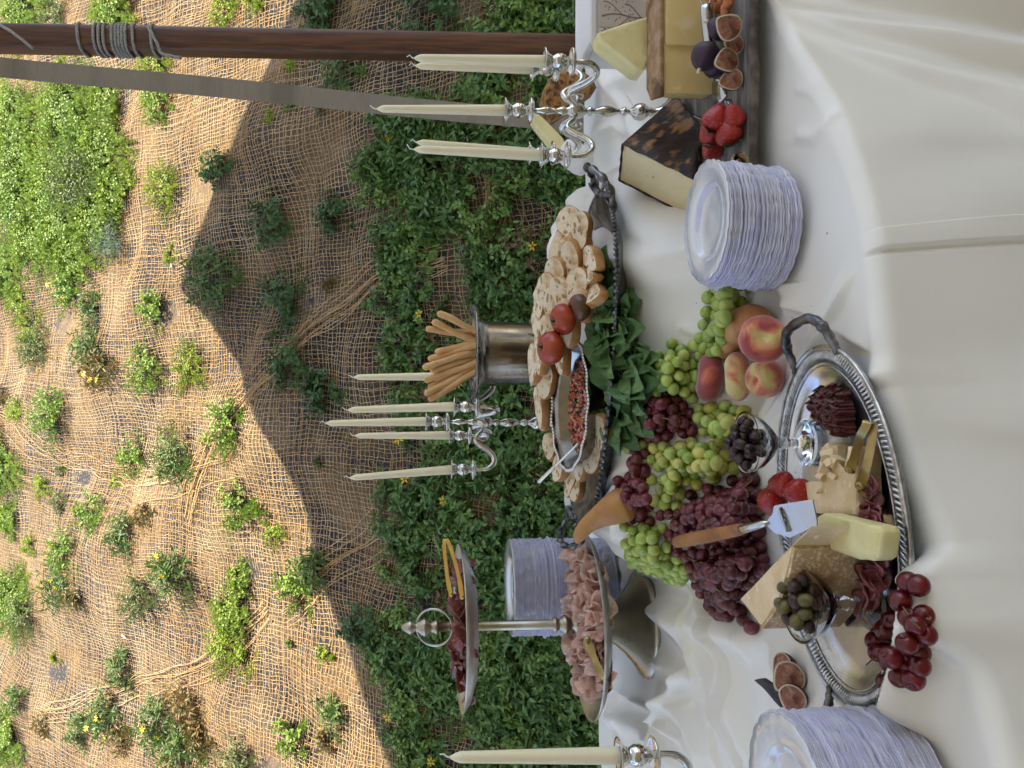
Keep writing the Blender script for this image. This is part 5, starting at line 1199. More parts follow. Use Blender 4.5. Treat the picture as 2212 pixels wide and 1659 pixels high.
# ---- strawberries
M_berry = mat('strawberry', (.27, .008, .010), .30, c2=(.36, .016, .014), scale=20, bump=.0009, bscale=230, spec=.6, c3=(.42, .07, .02), scale3=12, lo3=.66, hi3=.8)
M_leafg = mat('berry_leaf', (.05, .12, .03), .55, transl=.15); M_seed = mat('berry_seed', (.60, .40, .10), .5)
def strawberry(p, tip, label, s=.019, group=None, cal=True):
    q = Vector(tip).normalized().to_track_quat('Z', 'Y').to_matrix().to_4x4(); Mx = Matrix.Translation(p) @ q; o = root('strawberry', label, 'strawberry', p, group)
    f = lambda v: Vector((v.x * (1 - .38 * max(0, v.z) ** 1.2), v.y * (1 - .38 * max(0, v.z) ** 1.2), v.z * (1.30 if v.z > 0 else .75)))
    part('fruit', xf(ball((0, 0, 0), s, 30, 20, f), Mx), M_berry, o)
    sd_ = []
    for k in range(70):
        z_ = 1 - 2 * (k + .5) / 70; a = k * 2.399963; v = Vector((math.sqrt(1 - z_ * z_) * math.cos(a), math.sqrt(1 - z_ * z_) * math.sin(a), z_)); w_ = f(v) * s
        if z_ > -.8: sd_.append(ball(tuple(w_), .00062, 5, 3))
    part('berry_seeds', xf(join(*sd_), Mx), M_seed, o, kind='stuff')
    if cal:
        V = []; F = []
        for i in range(9):
            a = i * .698 + random.uniform(-.1, .1); L = s * random.uniform(.95, 1.4); n_ = len(V); z0 = -.72 * s
            for t, w_, h in ((.08, .12, -.02), (.45, .24, .10 * random.uniform(-1, 2)), (1, .0, random.uniform(-.45, .30))):
                for sg in (-1, 1): V.append((math.cos(a) * t * L - math.sin(a) * sg * w_ * L, math.sin(a) * t * L + math.cos(a) * sg * w_ * L, z0 - h * s))
            F += [(n_, n_ + 1, n_ + 3, n_ + 2), (n_ + 2, n_ + 3, n_ + 5, n_ + 4)]
        part('leaf_crown', xf((V, F), Mx), M_leafg, o, smooth=False)
strawberry(at(1545, 262, BZ2 + .038), (.75, -.3, -.2), 'strawberry at the top right of the board group, its leaves hidden', .0205)
strawberry(at(1538, 290, BZ2 + .030), (.9, -.2, .35), 'strawberry with green leaves spread towards the dark-rind cheese', .020)
strawberry(at(1575, 292, BZ2 + .020), (.8, -.1, .4), 'strawberry at the board edge next to the brass clip', .020)
strawberry(at(1540, 323, BZ2 + .014), (-.5, -.3, .6), 'lowest strawberry of the board group, beside the plate stack', .017)
strawberry(at(1585, 258, BZ2 + .016), (.6, -.4, .3), 'strawberry behind, nearest the figs', .018, cal=False)
tongs('dull brass tongs end sticking out over the board edge beside the strawberries', [at(1590, 388, .055), at(1592, 360, .060), at(1586, 342, .062), at(1606, 340, .055), at(1610, 362, .050), at(1608, 388, .048)], .013, M_golddark, (.1, 1, .3), 0)

# ---- loaf, cream cheese wedge and napkin behind the right candelabra
M_loaf = mat('mottled_rind', (.38, .18, .045), .7, c2=(.20, .085, .022), scale=40, lo=.45, hi=.58, bump=.0016, bscale=90, c3=(.07, .035, .015), scale3=75, lo3=.53, hi3=.60)
lc = atd(1228, 222, 2.18); lo_ = root('orange_rind_cheese', 'half round cheese with a mottled orange-brown rind behind the right candelabra', 'cheese', (lc.x, 2.18, 0))
rd = []
for i in range(40):
    a = R(-70 + i * 5.4); rd.append((lc.x + .005 + .075 * math.cos(a), lc.z + .0 + .078 * math.sin(a)))
g = prism(rd, 0, .10, .012); part('rind', subdiv(([(v[0], 2.14 + v[2] - .2 * (v[0] - lc.x), v[1]) for v in g[0]], [f[::-1] for f in g[1]]), 1, .002, seed=2), M_loaf, lo_)
fc = [(1148, 248), (1152, 262), (1205, 330), (1222, 322), (1218, 300), (1178, 258), (1158, 244)]
solo('cream_cheese_wedge', subdiv(pxface(roundpoly([tuple(p) for p in fc], 6, 2), 2.10, .05, .003), 1, .001), M_pale, 'pale slab of cheese leaning on the orange-rind cheese behind the candelabra', 'cheese', sharp=50)
M_nap = mat('napkin_cloth', (.74, .71, .66), .85, stretch=(1, 1, 1), bump=.0008, bscale=400, c2=(.66, .63, .58), scale=300)
n0, n1 = atd(1218, 322, 2.08), atd(1268, 358, 2.05); dd = (n1 - n0).normalized(); P = [n0 + (n1 - n0) * (i / 10) for i in range(11)]
solo('rolled_napkin', tube(P, [.030, .036, .040, .041, .042, .042, .041, .042, .040, .037, .033], 26, .75), M_nap, 'rolled off-white ribbed napkin at the back edge of the table, under the candelabra arm', 'napkin')

# ================================================================ grapes
def grapemat(n_, a, b, c3): return mat(n_, a, .22, c2=b, scale=24, lo=.4, hi=.65, sss=.3, c3=c3, scale3=60, lo3=.62, hi3=.74, rand=.16, spec=.5)
M_ggreen = grapemat('green_grape', (.30, .40, .07), (.40, .49, .12), (.42, .42, .14))
M_gyell = grapemat('yellow_grape', (.42, .44, .075), (.50, .50, .13), (.50, .44, .15))
M_gred = grapemat('red_grape', (.115, .018, .024), (.17, .034, .036), (.20, .075, .07))
M_gdark = grapemat('dark_red_grape', (.075, .013, .018), (.12, .026, .028), (.15, .050, .045))
M_gstem = mat('grape_stem', (.22, .20, .07), .7)
def inpoly(x, y, P):
    c = False; j = len(P) - 1
    for i in range(len(P)):
        if (P[i][1] > y) != (P[j][1] > y) and x < (P[j][0] - P[i][0]) * (y - P[i][1]) / (P[j][1] - P[i][1]) + P[i][0]: c = not c
        j = i
    return c
def onto(tx, ty, dz):
    z = 0.03; p = at(tx, ty, z + dz)
    for _ in range(14):
        p = at(tx, ty, z + dz); z = .5 * z + .5 * Hs(p.x, p.y)
    return Vector((p.x, p.y, z + dz))
GR = []
def edge_d(x, y, P):
    d = 1e9
    for i in range(len(P)):
        a, b = Vector(P[i]), Vector(P[(i + 1) % len(P)]); t = max(0, min(1, (Vector((x, y)) - a).dot(b - a) / (b - a).length_squared)); d = min(d, (Vector((x, y)) - a - (b - a) * t).length)
    return d
def bunch(label, poly, M, r=.0098, nmax=120, hmax=.045, seed=1, M2=None, lift=0.0):
    r_ = random.Random(seed); c = (sum(p[0] for p in poly) / len(poly), sum(p[1] for p in poly) / len(poly)); p0 = onto(c[0], c[1], .004)
    o = root('grape_bunch', label, 'grapes', p0, 'grape bunches'); me = [mesh_from(*ball((0, 0, 0), (r, r, r * k), 20, 14), M) for k in (1.0, 1.08, 1.16)]
    me2 = [mesh_from(*ball((0, 0, 0), (r, r, r * 1.05), 20, 14), M2)] if M2 else me
    x0, x1 = min(p[0] for p in poly), max(p[0] for p in poly); y0, y1 = min(p[1] for p in poly), max(p[1] for p in poly); k = 0; pts = []
    for layer in range(3):
        want = nmax if layer else nmax; t = 0; fails = 0
        while fails < 600 and len(pts) < nmax:
            tx, ty = r_.uniform(x0, x1), r_.uniform(y0, y1)
            if not inpoly(tx, ty, poly): fails += .15; continue
            ed_ = edge_d(tx, ty, poly)
            if layer and ed_ < 9 + 11 * layer: fails += .3; continue
            hz = lift + r * 1.0 + min(hmax, ed_ * .0011) * (layer / 2.0) + r_.uniform(-.002, .002) + layer * r * .55
            p = onto(tx, ty, hz)
            if all((p - q).length > r * 1.74 for q in pts) and all((p - q).length > r * 1.72 for q in GR): pts.append(p); fails = 0
            else: fails += 1
    for p in pts:
        g = bpy.data.objects.new('grape', r_.choice(me2 if M2 and r_.random() < .3 else me)); col.objects.link(g); g.parent = o; g.location = p - p0
        s = r_.uniform(.92, 1.14); g.scale = (s, s, s * r_.uniform(.97, 1.08)); g.rotation_euler = (r_.uniform(0, 6), r_.uniform(0, 6), 0)
    GR.extend(pts)
    stm = []
    q = sorted(pts, key=lambda p: p.x)
    for i in range(0, len(q) - 3, 3):
        a, b = q[i], min(q[i + 1:i + 12], key=lambda v: (v - q[i]).length) if i + 2 < len(q) else q[i + 1]
        m_ = (a + b) / 2 + Vector((r_.uniform(-.004, .004), -.004, .008)); stm.append(tube(spline([a, m_, b], 4), .0009, 5))
    part('stem', join(*stm), M_gstem, o, kind='stuff')
bunch('red grape bunch beside the basil, uppermost of the red ones', [(1385, 838), (1425, 832), (1460, 868), (1500, 900), (1500, 938), (1460, 948), (1430, 938), (1400, 962), (1366, 935), (1352, 898), (1372, 868)], M_gred, seed=8, hmax=.055, nmax=80)
bunch('dark red grape bunch running down behind the yellow-green grapes', [(1368, 960), (1402, 962), (1406, 1040), (1400, 1090), (1440, 1108), (1400, 1135), (1345, 1118), (1325, 1100), (1330, 1060), (1352, 1010)], M_gred, seed=9, hmax=.05, nmax=80)
bunch('green grape bunch running from the right plate stack down past the brown pear', [(1522, 600), (1600, 600), (1608, 690), (1585, 760), (1560, 800), (1505, 800), (1510, 690), (1530, 660)], M_ggreen, seed=2)
bunch('pale green grape bunch beside the basil, above the dark peach', [(1385, 790), (1400, 770), (1430, 748), (1490, 735), (1520, 770), (1500, 820), (1505, 862), (1450, 885), (1400, 868), (1382, 830)], M_ggreen, seed=3, hmax=.05)
bunch('green grape bunch behind the flat peaches, reaching the black olives', [(1468, 868), (1520, 880), (1590, 872), (1625, 905), (1590, 960), (1560, 965), (1500, 935), (1468, 900)], M_ggreen, seed=4, M2=M_gyell)
bunch('yellow-green grape bunch in the middle, between the two red bunches', [(1408, 965), (1450, 940), (1520, 945), (1575, 965), (1590, 1010), (1545, 1052), (1480, 1052), (1458, 1096), (1405, 1098), (1412, 1030)], M_gyell, seed=5, hmax=.06, M2=M_ggreen)
bunch('small green grape bunch nearest the tiered stand', [(1348, 1132), (1385, 1112), (1430, 1138), (1452, 1190), (1488, 1245), (1470, 1262), (1415, 1240), (1370, 1222), (1345, 1180)], M_ggreen, seed=6, hmax=.035)
bunch('few green grapes peeping out beside the bread tray handle', [(1346, 925), (1372, 918), (1388, 960), (1362, 980), (1346, 955)], M_ggreen, seed=7, nmax=9)
bunch('large dark red grape bunch under the wooden slicer handle', [(1445, 1098), (1470, 1058), (1560, 1052), (1620, 1008), (1640, 1080), (1640, 1150), (1600, 1190), (1520, 1200), (1460, 1195), (1420, 1130)], M_gred, seed=10, hmax=.06, nmax=150, M2=M_gdark)
bunch('dark red grape bunch ending beside the big aged cheese wedge', [(1470, 1190), (1540, 1195), (1640, 1165), (1652, 1230), (1610, 1275), (1600, 1320), (1632, 1345), (1625, 1360), (1590, 1332), (1548, 1342), (1515, 1290), (1480, 1240)], M_gdark, seed=11, hmax=.05, nmax=150, M2=M_gred)

# ================================================================ pears and flat peaches
M_pear = mat('pear_skin', (.42, .17, .055), .5, c2=(.33, .12, .05), scale=12, bump=.0002, bscale=200, c3=(.50, .28, .10), scale3=14)
M_pear2 = mat('pear_skin_gold', (.46, .23, .065), .45, c2=(.36, .16, .05), scale=14, c3=(.26, .11, .035), scale3=60, lo3=.68, hi3=.72)
def pear(pts, rad, M, label, stalk):
    o = root('pear', label, 'pear', pts[0]); P = spline(pts, 6); n = len(P); k = np.linspace(0, len(rad) - 1, n); rr_ = np.interp(k, range(len(rad)), rad)
    for _ in range(2): rr_[1:-1] = (rr_[:-2] + rr_[1:-1] * 2 + rr_[2:]) / 4
    part('fruit', tube(P, list(rr_), 30), M, o); part('stalk', tube(spline(stalk, 5), .0021, 8), mat('stalk', (.10, .06, .03), .7), o)
pz_ = .034
pear([at(1652, 706, .030), at(1644, 704, .031), at(1625, 700, .032), at(1603, 708, .034), at(1586, 727, .036), at(1574, 746, .037), at(1564, 762, .037), at(1560, 769, .037)], [.004, .020, .030, .0285, .0205, .0155, .0125, .004], M_pear, 'reddish-brown pear lying behind the flat peaches', [at(1564, 774, .036), at(1568, 785, .040), at(1577, 795, .042), at(1584, 801, .043)])
pear([atd(1378, 1076, 1.35), atd(1370, 1080, 1.35), atd(1348, 1090, 1.355), atd(1322, 1102, 1.36), atd(1296, 1116, 1.37), atd(1272, 1132, 1.38), atd(1258, 1148, 1.385), atd(1250, 1162, 1.39), atd(1248, 1174, 1.39)], [.004, .021, .032, .028, .020, .0155, .0135, .011, .004], M_pear2, 'long-necked golden brown pear beside the lower dish of the stand', [atd(1249, 1170, 1.39), atd(1246, 1178, 1.39), atd(1243, 1181, 1.39)])
def peachmat(name, rot, red=.5):
    M = bpy.data.materials.new(name); M.use_nodes = True; n = M.node_tree.nodes; L = M.node_tree.links.new; b = n['Principled BSDF']; tc = n.new('ShaderNodeTexCoord')
    w_ = n.new('ShaderNodeTexNoise'); w_.inputs['Scale'].default_value = 19; w_.inputs['Detail'].default_value = 6; w_.inputs['Distortion'].default_value = .8
    mp = n.new('ShaderNodeMapping'); mp.inputs['Location'].default_value = rot; L(tc.outputs['Object'], mp.inputs[0]); L(mp.outputs[0], w_.inputs['Vector'])
    r = n.new('ShaderNodeValToRGB'); e = r.color_ramp.elements; e[0].position = red - .13; e[0].color = (.62, .50, .16, 1); e[1].position = red + .08; e[1].color = (.30, .035, .030, 1)
    x = e.new(red - .02); x.color = (.55, .13, .06, 1); L(w_.outputs['Fac'], r.inputs[0]); L(r.outputs[0], b.inputs['Base Color'])
    b.inputs['Roughness'].default_value = .65; b.inputs['Sheen Weight'].default_value = .6; b.inputs['Subsurface Weight'].default_value = .1; b.inputs['Subsurface Scale'].default_value = .004; return M
def peach(p, ax, M, label, r=.034, flat=.62):
    q = Vector(ax).normalized().to_track_quat('Z', 'Y').to_matrix().to_4x4(); Mx = Matrix.Translation(p) @ q; o = root('flat_peach', label, 'peach', p)
    def f(v):
        s = math.hypot(v.x, v.y); a = math.atan2(v.y, v.x); dent = .48 * math.exp(-(s / .36) ** 2); k = 1 + .025 * math.sin(2 * a + .5) - .05 * math.exp(-((a - 1.2) / .22) ** 2) * s
        return Vector((v.x * k, v.y * k, v.z * (1 - dent) * 1.0))
    part('fruit', xf(ball((0, 0, 0), (r, r, r * flat), 48, 30, f), Mx), M, o)
    part('stem_pit', xf(tube([(0, 0, r * .20), (0, 0, r * .26)], [.0042, .0030], 12), Mx), M_gstem, o)
peach(at(1648, 733, .052), (.10, -.9, .50), peachmat('peach_a', (1.2, 0, 0), .53), 'flat peach facing the viewer with its stem pit and radiating red streaks', .0325)
peach(at(1534, 814, .042), (.12, .30, .95), peachmat('peach_b', (3, 2, 0), .40), 'dark crimson flat peach on its side, nearest the green grapes', .041, .62)
peach(at(1593, 814, .034), (-.05, .38, .92), peachmat('peach_c', (5, 0, 1), .54), 'yellow and red flat peach tucked in the middle', .0375, .60)
peach(at(1652, 818, .024), (.15, .3, -.9), peachmat('peach_d', (0, 4, 1), .49), 'red-blushed peach nearest the tray handle', .0285, .88)

# ================================================================ oval tray in front
TC = Vector((-.165, .893, .005)); ta = R(12.5); ua = Vector((math.cos(ta), math.sin(ta), 0)); ub = Vector((-math.sin(ta), math.cos(ta), 0)); TL, TW = .216, .142
TZ = TC.z + .006
tr = root('oval_tray', 'oval silver serving tray with a braided rim and two loop handles', 'tray', TC)
part('tray_body', oval_dish(TC, ua, ub, [(TL * .74, TW * .68, 0), (TL * .80, TW * .75, .0), (TL * .86, TW * .82, .009), (TL * .985, TW * .975, .012), (TL, TW, .013), (TL * 1.0, TW * 1.0, .016), (TL * .97, TW * .955, .017), (TL * .865, TW * .815, .0135), (TL * .83, TW * .775, .008), (TL * .79, TW * .725, .0035), (TL * .73, TW * .67, .003)], 120), M_traysilver, tr, sharp=45)
g = []
for k in range(190):
    t = 6.28319 * k / 190; p = oval(t, TL * .975, TW * .962, TC, .0165, 2, ua, ub); p2 = oval(t + .05, TL * .90, TW * .862, TC, .0155, 2, ua, ub); g.append(tube([p, (p + p2) / 2 + Vector((0, 0, .002)), p2], [.0012, .0024, .0012], 5))
part('braided_rim', join(*g), M_traydark, tr, kind='stuff')
ring = [oval(6.28319 * k / 120, TL * .995, TW * .992, TC, .0165, 2, ua, ub) for k in range(121)]; ring2 = [oval(6.28319 * k / 120, TL * .88, TW * .835, TC, .0150, 2, ua, ub) for k in range(121)]
part('rim_wire', tube(ring, .0022, 7), M_traydark, tr); part('rim_wire', tube(ring2, .0011, 6), M_traydark, tr)
for s in (1, -1):
    c = TC + Vector((0, 0, .016)); P = spline([c + ua * (TL * .90 * s) + ub * .052, c + ua * (TL * .97 * s) + ub * .050 + Vector((0, 0, .004)), c + ua * ((TL + .014) * s) + ub * .046 + Vector((0, 0, .012)), c + ua * ((TL + .030) * s) + ub * .026 + Vector((0, 0, .018)), c + ua * ((TL + .030) * s) - ub * .026 + Vector((0, 0, .018)), c + ua * ((TL + .014) * s) - ub * .046 + Vector((0, 0, .012)), c + ua * (TL * .97 * s) - ub * .050 + Vector((0, 0, .004)), c + ua * (TL * .90 * s) - ub * .052], 6)
    n = len(P); h = tube(P, [.0042 + .0022 * math.sin(math.pi * i / n) + .0006 * math.sin(i * 1.9) for i in range(n)], 10)
    kn_ = [ball(P[i], .0075, 10, 7) for i in (12, n - 13)]
    part('tray_handle', join(h, *kn_), M_pewter, tr, label='loop handle at the right end of the tray' if s > 0 else 'loop handle at the left end of the tray, half under the cherries')

# coupes with olives
M_olivek = mat('black_olive', (.020, .009, .009), .22, c2=(.055, .022, .016), scale=30, lo=.5, hi=.7, rand=.2, spec=.5)
M_olivep = mat('purple_olive', (.035, .016, .015), .4, c2=(.08, .042, .026), scale=40, rand=.2, bump=.0005, bscale=90)
M_oliveg = mat('green_olive', (.10, .085, .022), .35, c2=(.16, .12, .03), scale=40, rand=.3, bump=.0005, bscale=90)
def coupe(base, label, mats, olab, ogrp, seed, r=.048, h=.096, n=42, sc=1.0):
    r_ = random.Random(seed); x, y, z = base; o = root('glass_coupe', label, 'glass', base)
    hb = h * .52
    prof = [(0, .002), (r * .72, .0015), (r * .76, .003), (r * .60, .005), (.009, .010), (.005, .014), (.0075, .018), (.0045, .022), (.0065, .027), (.009, .031), (.0055, .035), (.0075, .039), (.0045, .044), (.0050, hb - .004),
            (.012, hb + .001), (r * .55, hb + .010), (r * .82, hb + .022), (r * .965, hb + .036), (r, h), (r + .0016, h + .0012), (r + .0002, h + .0008)]
    out = prof[:-1] + [(r - .0016, h - .0005), (r * .94, hb + .036), (r * .79, hb + .0245), (r * .53, hb + .0135), (.010, hb + .0045), (0, hb + .004)]
    part('glass', lathe(out, 48, base), M_glass, o)
    pts = []
    for k in range(4000):
        if len(pts) >= n: break
        a = r_.uniform(0, 6.28); zz = r_.uniform(hb + .012, h + .022); fr_2 = (zz - hb) / (h - hb); mx = r * (.90 * min(1, fr_2) ** .6) - .009 if zz < h - .002 else r * (.92 - (zz - h) / .024 * .75) - .004
        if mx <= 0: continue
        q = mx * math.sqrt(r_.random()); p = Vector((x + q * math.cos(a), y + q * math.sin(a), z + zz))
        if all((p - q_).length > .0112 for q_ in pts): pts.append(p)
    for p in pts:
        M = r_.choice(mats); ob = solo('olive', ball((0, 0, 0), (.0070, .0070, .0088), 14, 10), M, olab, 'olive', ogrp, loc=(0, 0, 0)); ob.location = p; ob.rotation_euler = (r_.uniform(0, 6), r_.uniform(0, 6), 0); ob.scale = (r_.uniform(.85, 1.12),) * 3
f1 = at(1742, 957, TZ + .003); coupe((f1.x, f1.y, TZ + .0015), 'small glass coupe of black olives at the back of the oval tray', [M_olivek, M_olivek, M_olivep], 'glossy dark olive in the glass coupe nearest the grapes', 'black olives in the back coupe', 3, r=.040, h=.082, n=36)
f2 = at(1880, 1302, TZ + .003); coupe((f2.x, f2.y + .0, TZ + .0015), 'small glass coupe of mixed olives standing before the big aged cheese wedge', [M_olivep, M_oliveg, M_olivep], 'purple or green wrinkled olive in the glass coupe before the aged wedge', 'mixed olives in the front coupe', 5, r=.041, h=.084, n=34)

# bresaola: ruffled thin slices tucked
M_bres = mat('dried_beef', (.105, .030, .024), .35, c2=(.18, .055, .040), scale=90, lo=.42, hi=.62, spec=.6, rand=.25, bump=.0005, bscale=200)
def ruffle(seed, L=.055, hgt=.024):
    r_ = random.Random(seed); n = 34; V = []; F = []; p1 = r_.uniform(0, 6)
    for s in (0, 1):
        for i in range(n):
            t = i / (n - 1)
            for j in range(5):
                v = j / 4; x = (t - .5) * L; yy = (.0022 + .0022 * v) * math.sin(t * 30 + p1 + v) + .0015 * math.sin(t * 9 + p1) + s * .0008; V.append((x, yy, hgt * v * (math.sin(math.pi * min(1, max(0, t)) ** .8) ** .5 if 0 < t < 1 else .3) + .0015 * math.sin(t * 41 + p1) * v))
    o = n * 5
    for i in range(n - 1):
        for j in range(4): a = i * 5 + j; F.append((a, a + 5, a + 6, a + 1)); F.append((o + a, o + a + 1, o + a + 6, o + a + 5))
        a = i * 5 + 4; F.append((a, a + 5, o + a + 5, o + a))
    return V, F
rp = protos('dried_beef_slice', [ruffle(i) for i in range(6)], M_bres, 'meat slice', 'thin ruffled dark dried-beef slice in the pile at the right end of the oval tray', 'dried beef slices on the oval tray')
b0 = at(1795, 885, TZ + .012); 
for k in range(26):
    f = (k / 25 - .5); drop(rp, (b0.x + .004 * math.sin(k * 2.1) + f * .012, b0.y + f * .062, TZ + .001), (R(random.uniform(-12, 12)), R(random.uniform(-4, 4)), R(10 + random.uniform(-12, 12))), (random.uniform(.9, 1.1) * (1 - 1.1 * f * f), 1, random.uniform(.85, 1.15)))
sp2 = protos('cured_meat_slice', [wavy_slice(.026, i + 50, .0035, .08) for i in range(5)], mat('cured_ham', (.16, .035, .035), .28, c2=(.30, .10, .09), scale=60, lo=.45, hi=.6, rand=.25, spec=.6, c3=(.45, .28, .24), scale3=40, lo3=.64, hi3=.7), 'meat slice', 'crumpled purple-red cured meat slice along the front of the oval tray', 'cured meat slices on the oval tray')
for k in range(30):
    t = k / 29; a, b = (1868 + 26 * math.sin(t * 3.1), 1040 + 265 * t); p = at(a + 9 + random.uniform(-7, 7), b, TZ + .010); drop(sp2, (p.x, p.y, TZ + .006 + .010 * random.random()), (random.uniform(-.7, .7), random.uniform(-.7, .7), random.uniform(0, 6)), (random.uniform(.45, .65), random.uniform(.38, .55), 1.2) if b < 1215 else (random.uniform(.5, .85), random.uniform(.45, .7), 1.2))

# aged cheeses
def pxpoly(P, z): return [(at(a, b, z).x, at(a, b, z).y) for a, b in P]
Wz = TZ + .098
wp = pxpoly([(1640, 1352), (1712, 1180), (1760, 1136), (1700, 1186), (1597, 1294)], Wz)
A_, B_, Cc, D_ = [Vector(at(a, b, Wz)) for a, b in ((1642, 1352), (1712, 1180), (1752, 1138), (1598, 1294))]
aw = root('aged_cheese_wedge', 'big aged cheese wedge with a speckled tan rind, standing behind the front olive glass', 'cheese', (A_.x, A_.y, TZ))
dn = Vector((0, 0, -(Wz - TZ - .002)))
out_ = (B_ - A_).cross(Vector((0, 0, 1))).normalized(); out_ = out_ if out_.y < 0 else -out_
n_ = 12; rp_ = [A_ + (B_ - A_) * (i / n_) + out_ * (.012 * math.sin(math.pi * i / n_)) for i in range(n_ + 1)]
pl = [(p.x, p.y) for p in rp_] + [(Cc.x, Cc.y), (D_.x, D_.y)]
part('cheese_body', subdiv(prism(pl, TZ + .002, Wz, .0015), 2, .0016, seed=12), M_parm, aw, sharp=50)
rp2 = [(p.x + out_.x * .0008, p.y + out_.y * .0008) for p in rp_] + [(p.x + out_.x * .0045, p.y + out_.y * .0045) for p in rp_[::-1]]
V = []; F = []
for p in rp_:
    q = p + out_ * .0042; r2_ = p + out_ * .0002; V += [(q.x, q.y, TZ + .002), (q.x, q.y, Wz - .001), (r2_.x, r2_.y, Wz - .001), (r2_.x, r2_.y, TZ + .002)]
for i in range(n_):
    for j in range(4): F.append((i * 4 + j, i * 4 + (j + 1) % 4, i * 4 + 4 + (j + 1) % 4, i * 4 + 4 + j))
F += [(3, 2, 1, 0), (n_ * 4, n_ * 4 + 1, n_ * 4 + 2, n_ * 4 + 3)]
part('rind', subdiv((V, F), 1, .0004, seed=2), M_parmrind, aw, sharp=50)
# crumbly piece
cz = TZ + .028
cp = [(1748, 1108), (1741, 1044), (1768, 1040), (1764, 1012), (1770, 968), (1788, 958), (1798, 985), (1800, 1032), (1814, 1042), (1827, 1012), (1834, 964), (1846, 964), (1850, 1112)]
cc = root('aged_cheese_piece', 'broken crumbly piece of aged cheese with a jagged notch, under the brass tongs', 'cheese', at(1800, 1060, TZ))
part('cheese_body', subdiv(prism(pxpoly(cp, cz), TZ + .001, cz, .0012), 2, .0026, seed=21), M_parm, cc, sharp=60)
e_ = pxpoly([(1846, 964), (1851, 964), (1855, 1112), (1850, 1112)], cz); part('rind', subdiv(prism(e_, TZ + .001, cz - .0005, .0008), 2, .0006), M_parmrind, cc, sharp=50)
for i, (a, b, z_, s) in enumerate([(1812, 978, .018, .012), (1808, 1000, .026, .013), (1782, 1012, .033, .010), (1775, 1028, .030, .009), (1786, 985, .032, .010), (1800, 1028, .030, .007), (1768, 1062, .032, .005), (1792, 1000, .034, .008)]):
    p = at(a, b, TZ + z_); solo('cheese_chunk', subdiv(xf(box((0, 0, 0), (s * 1.3, s, s * .9)), TRS(p, (i * .9, i * 1.3, i * 2.1))), 2, s * .22, seed=i, scale=90), M_parm, ['chunk at the tip of the brass tongs', 'flat chunk over the notch', 'golden chunk left of the notch', 'small golden chunk by the glass foot', 'pale chunk under the upper tong arm', 'crumb in the notch', 'tiny crumb on top of the broken piece', 'crumb beside the flat chunk'][i] + ' of broken aged cheese', 'cheese crumb', 'crumbs of aged cheese', sharp=60)
# pale block
pz2 = TZ + .056
bp_ = pxpoly([(1762, 1116), (1776, 1110), (1894, 1138), (1899, 1150), (1890, 1204), (1880, 1212), (1850, 1208), (1764, 1180), (1755, 1168)], pz2)
solo('pale_cheese_block', subdiv(prism(bp_, TZ + .030, pz2, .004), 2, .0012, seed=14), M_pale, 'smooth pale yellow cheese block lying on the front edge of the aged wedge', 'cheese', sharp=60)
# strawberries on the tray
strawberry(at(1668, 1082, TZ + .045), (.25, -.5, .35), 'strawberry closest to the grapes, partly under the slicer blade', .019)
strawberry(at(1690, 1050, TZ + .036), (.7, -.5, .0), 'strawberry with big leaves turned to the grapes, beside the black olives', .018)
strawberry(at(1722, 1060, TZ + .032), (-.6, -.6, -.3), 'strawberry touching the broken aged cheese', .018, cal=False)
# slicer
M_handle = mat('teak_handle', (.36, .16, .055), .45, c2=(.24, .095, .03), scale=20, stretch=(1, 1, 1), lo=.4, hi=.62, bump=.0003, bscale=90)
sl = root('cheese_slicer', 'cheese slicer with a wooden handle, its blade resting on the big wedge and strawberries', 'cheese slicer', at(1660, 1130, .12))
h0, h1 = at(1460, 1172, .118), at(1606, 1143, .128)
hv = (h1 - h0); P = [h0 + hv * (i / 10) for i in range(11)]
part('wooden_handle', tube(P, [.0085, .0095, .0098, .0098, .0096, .0094, .0090, .0086, .0082, .0076, .0068], 14, .75, up=(0, 0, 1)), M_handle, sl)
P = spline([h1 - hv * .01, at(1622, 1139, .128), at(1645, 1133, .124), at(1660, 1130, .118)], 5); part('ferrule', tube(P, [.0062 - .0032 * i / (len(P) - 1) for i in range(len(P))], 10), M_steel, sl)
zb_ = lambda a: .120 - (a - 1655) * .00016
def bl_(a, b): return at(a, b, zb_(a))
rows_ = [[(1655, 1128), (1655, 1130), (1655, 1133), (1656, 1136)], [(1668, 1112), (1668, 1116), (1672, 1146), (1674, 1152)], [(1672, 1094), (1682, 1098), (1700, 1150), (1700, 1160)], [(1676, 1092), (1690, 1096), (1708, 1148), (1706, 1162)], [(1700, 1088), (1712, 1092), (1728, 1146), (1728, 1152)], [(1755, 1079), (1758, 1095), (1764, 1125), (1764, 1136)]]
V = []; F = []
for s in (0, 1):
    for rw in rows_:
        for a, b in rw: v = bl_(a, b); V.append((v.x, v.y, v.z - s * .0014))
for i in range(5):
    for j in range(3):
        if i == 2 and j == 1: continue
        a = i * 4 + j; F.append((a, a + 1, a + 5, a + 4)); F.append((24 + a, 24 + a + 4, 24 + a + 5, 24 + a + 1))
for i in range(5):
    for j in (0, 3): a = i * 4 + j; F.append((a, a + 4, a + 28, a + 24))
for a, b in ((20, 21), (21, 22), (22, 23), (9, 10), (13, 14), (9, 13), (10, 14)): F.append((a, b, b + 24, a + 24))
part('blade', (V, F), M_steel, sl, sharp=30)
lip = spline([bl_(1684, 1096) + Vector((0, 0, .003)), bl_(1694, 1122) + Vector((0, 0, .004)), bl_(1704, 1149) + Vector((0, 0, .003))], 5); part('cutting_lip', ribbon(lip, .004, .001, (0, -1, .4)), M_steel, sl)
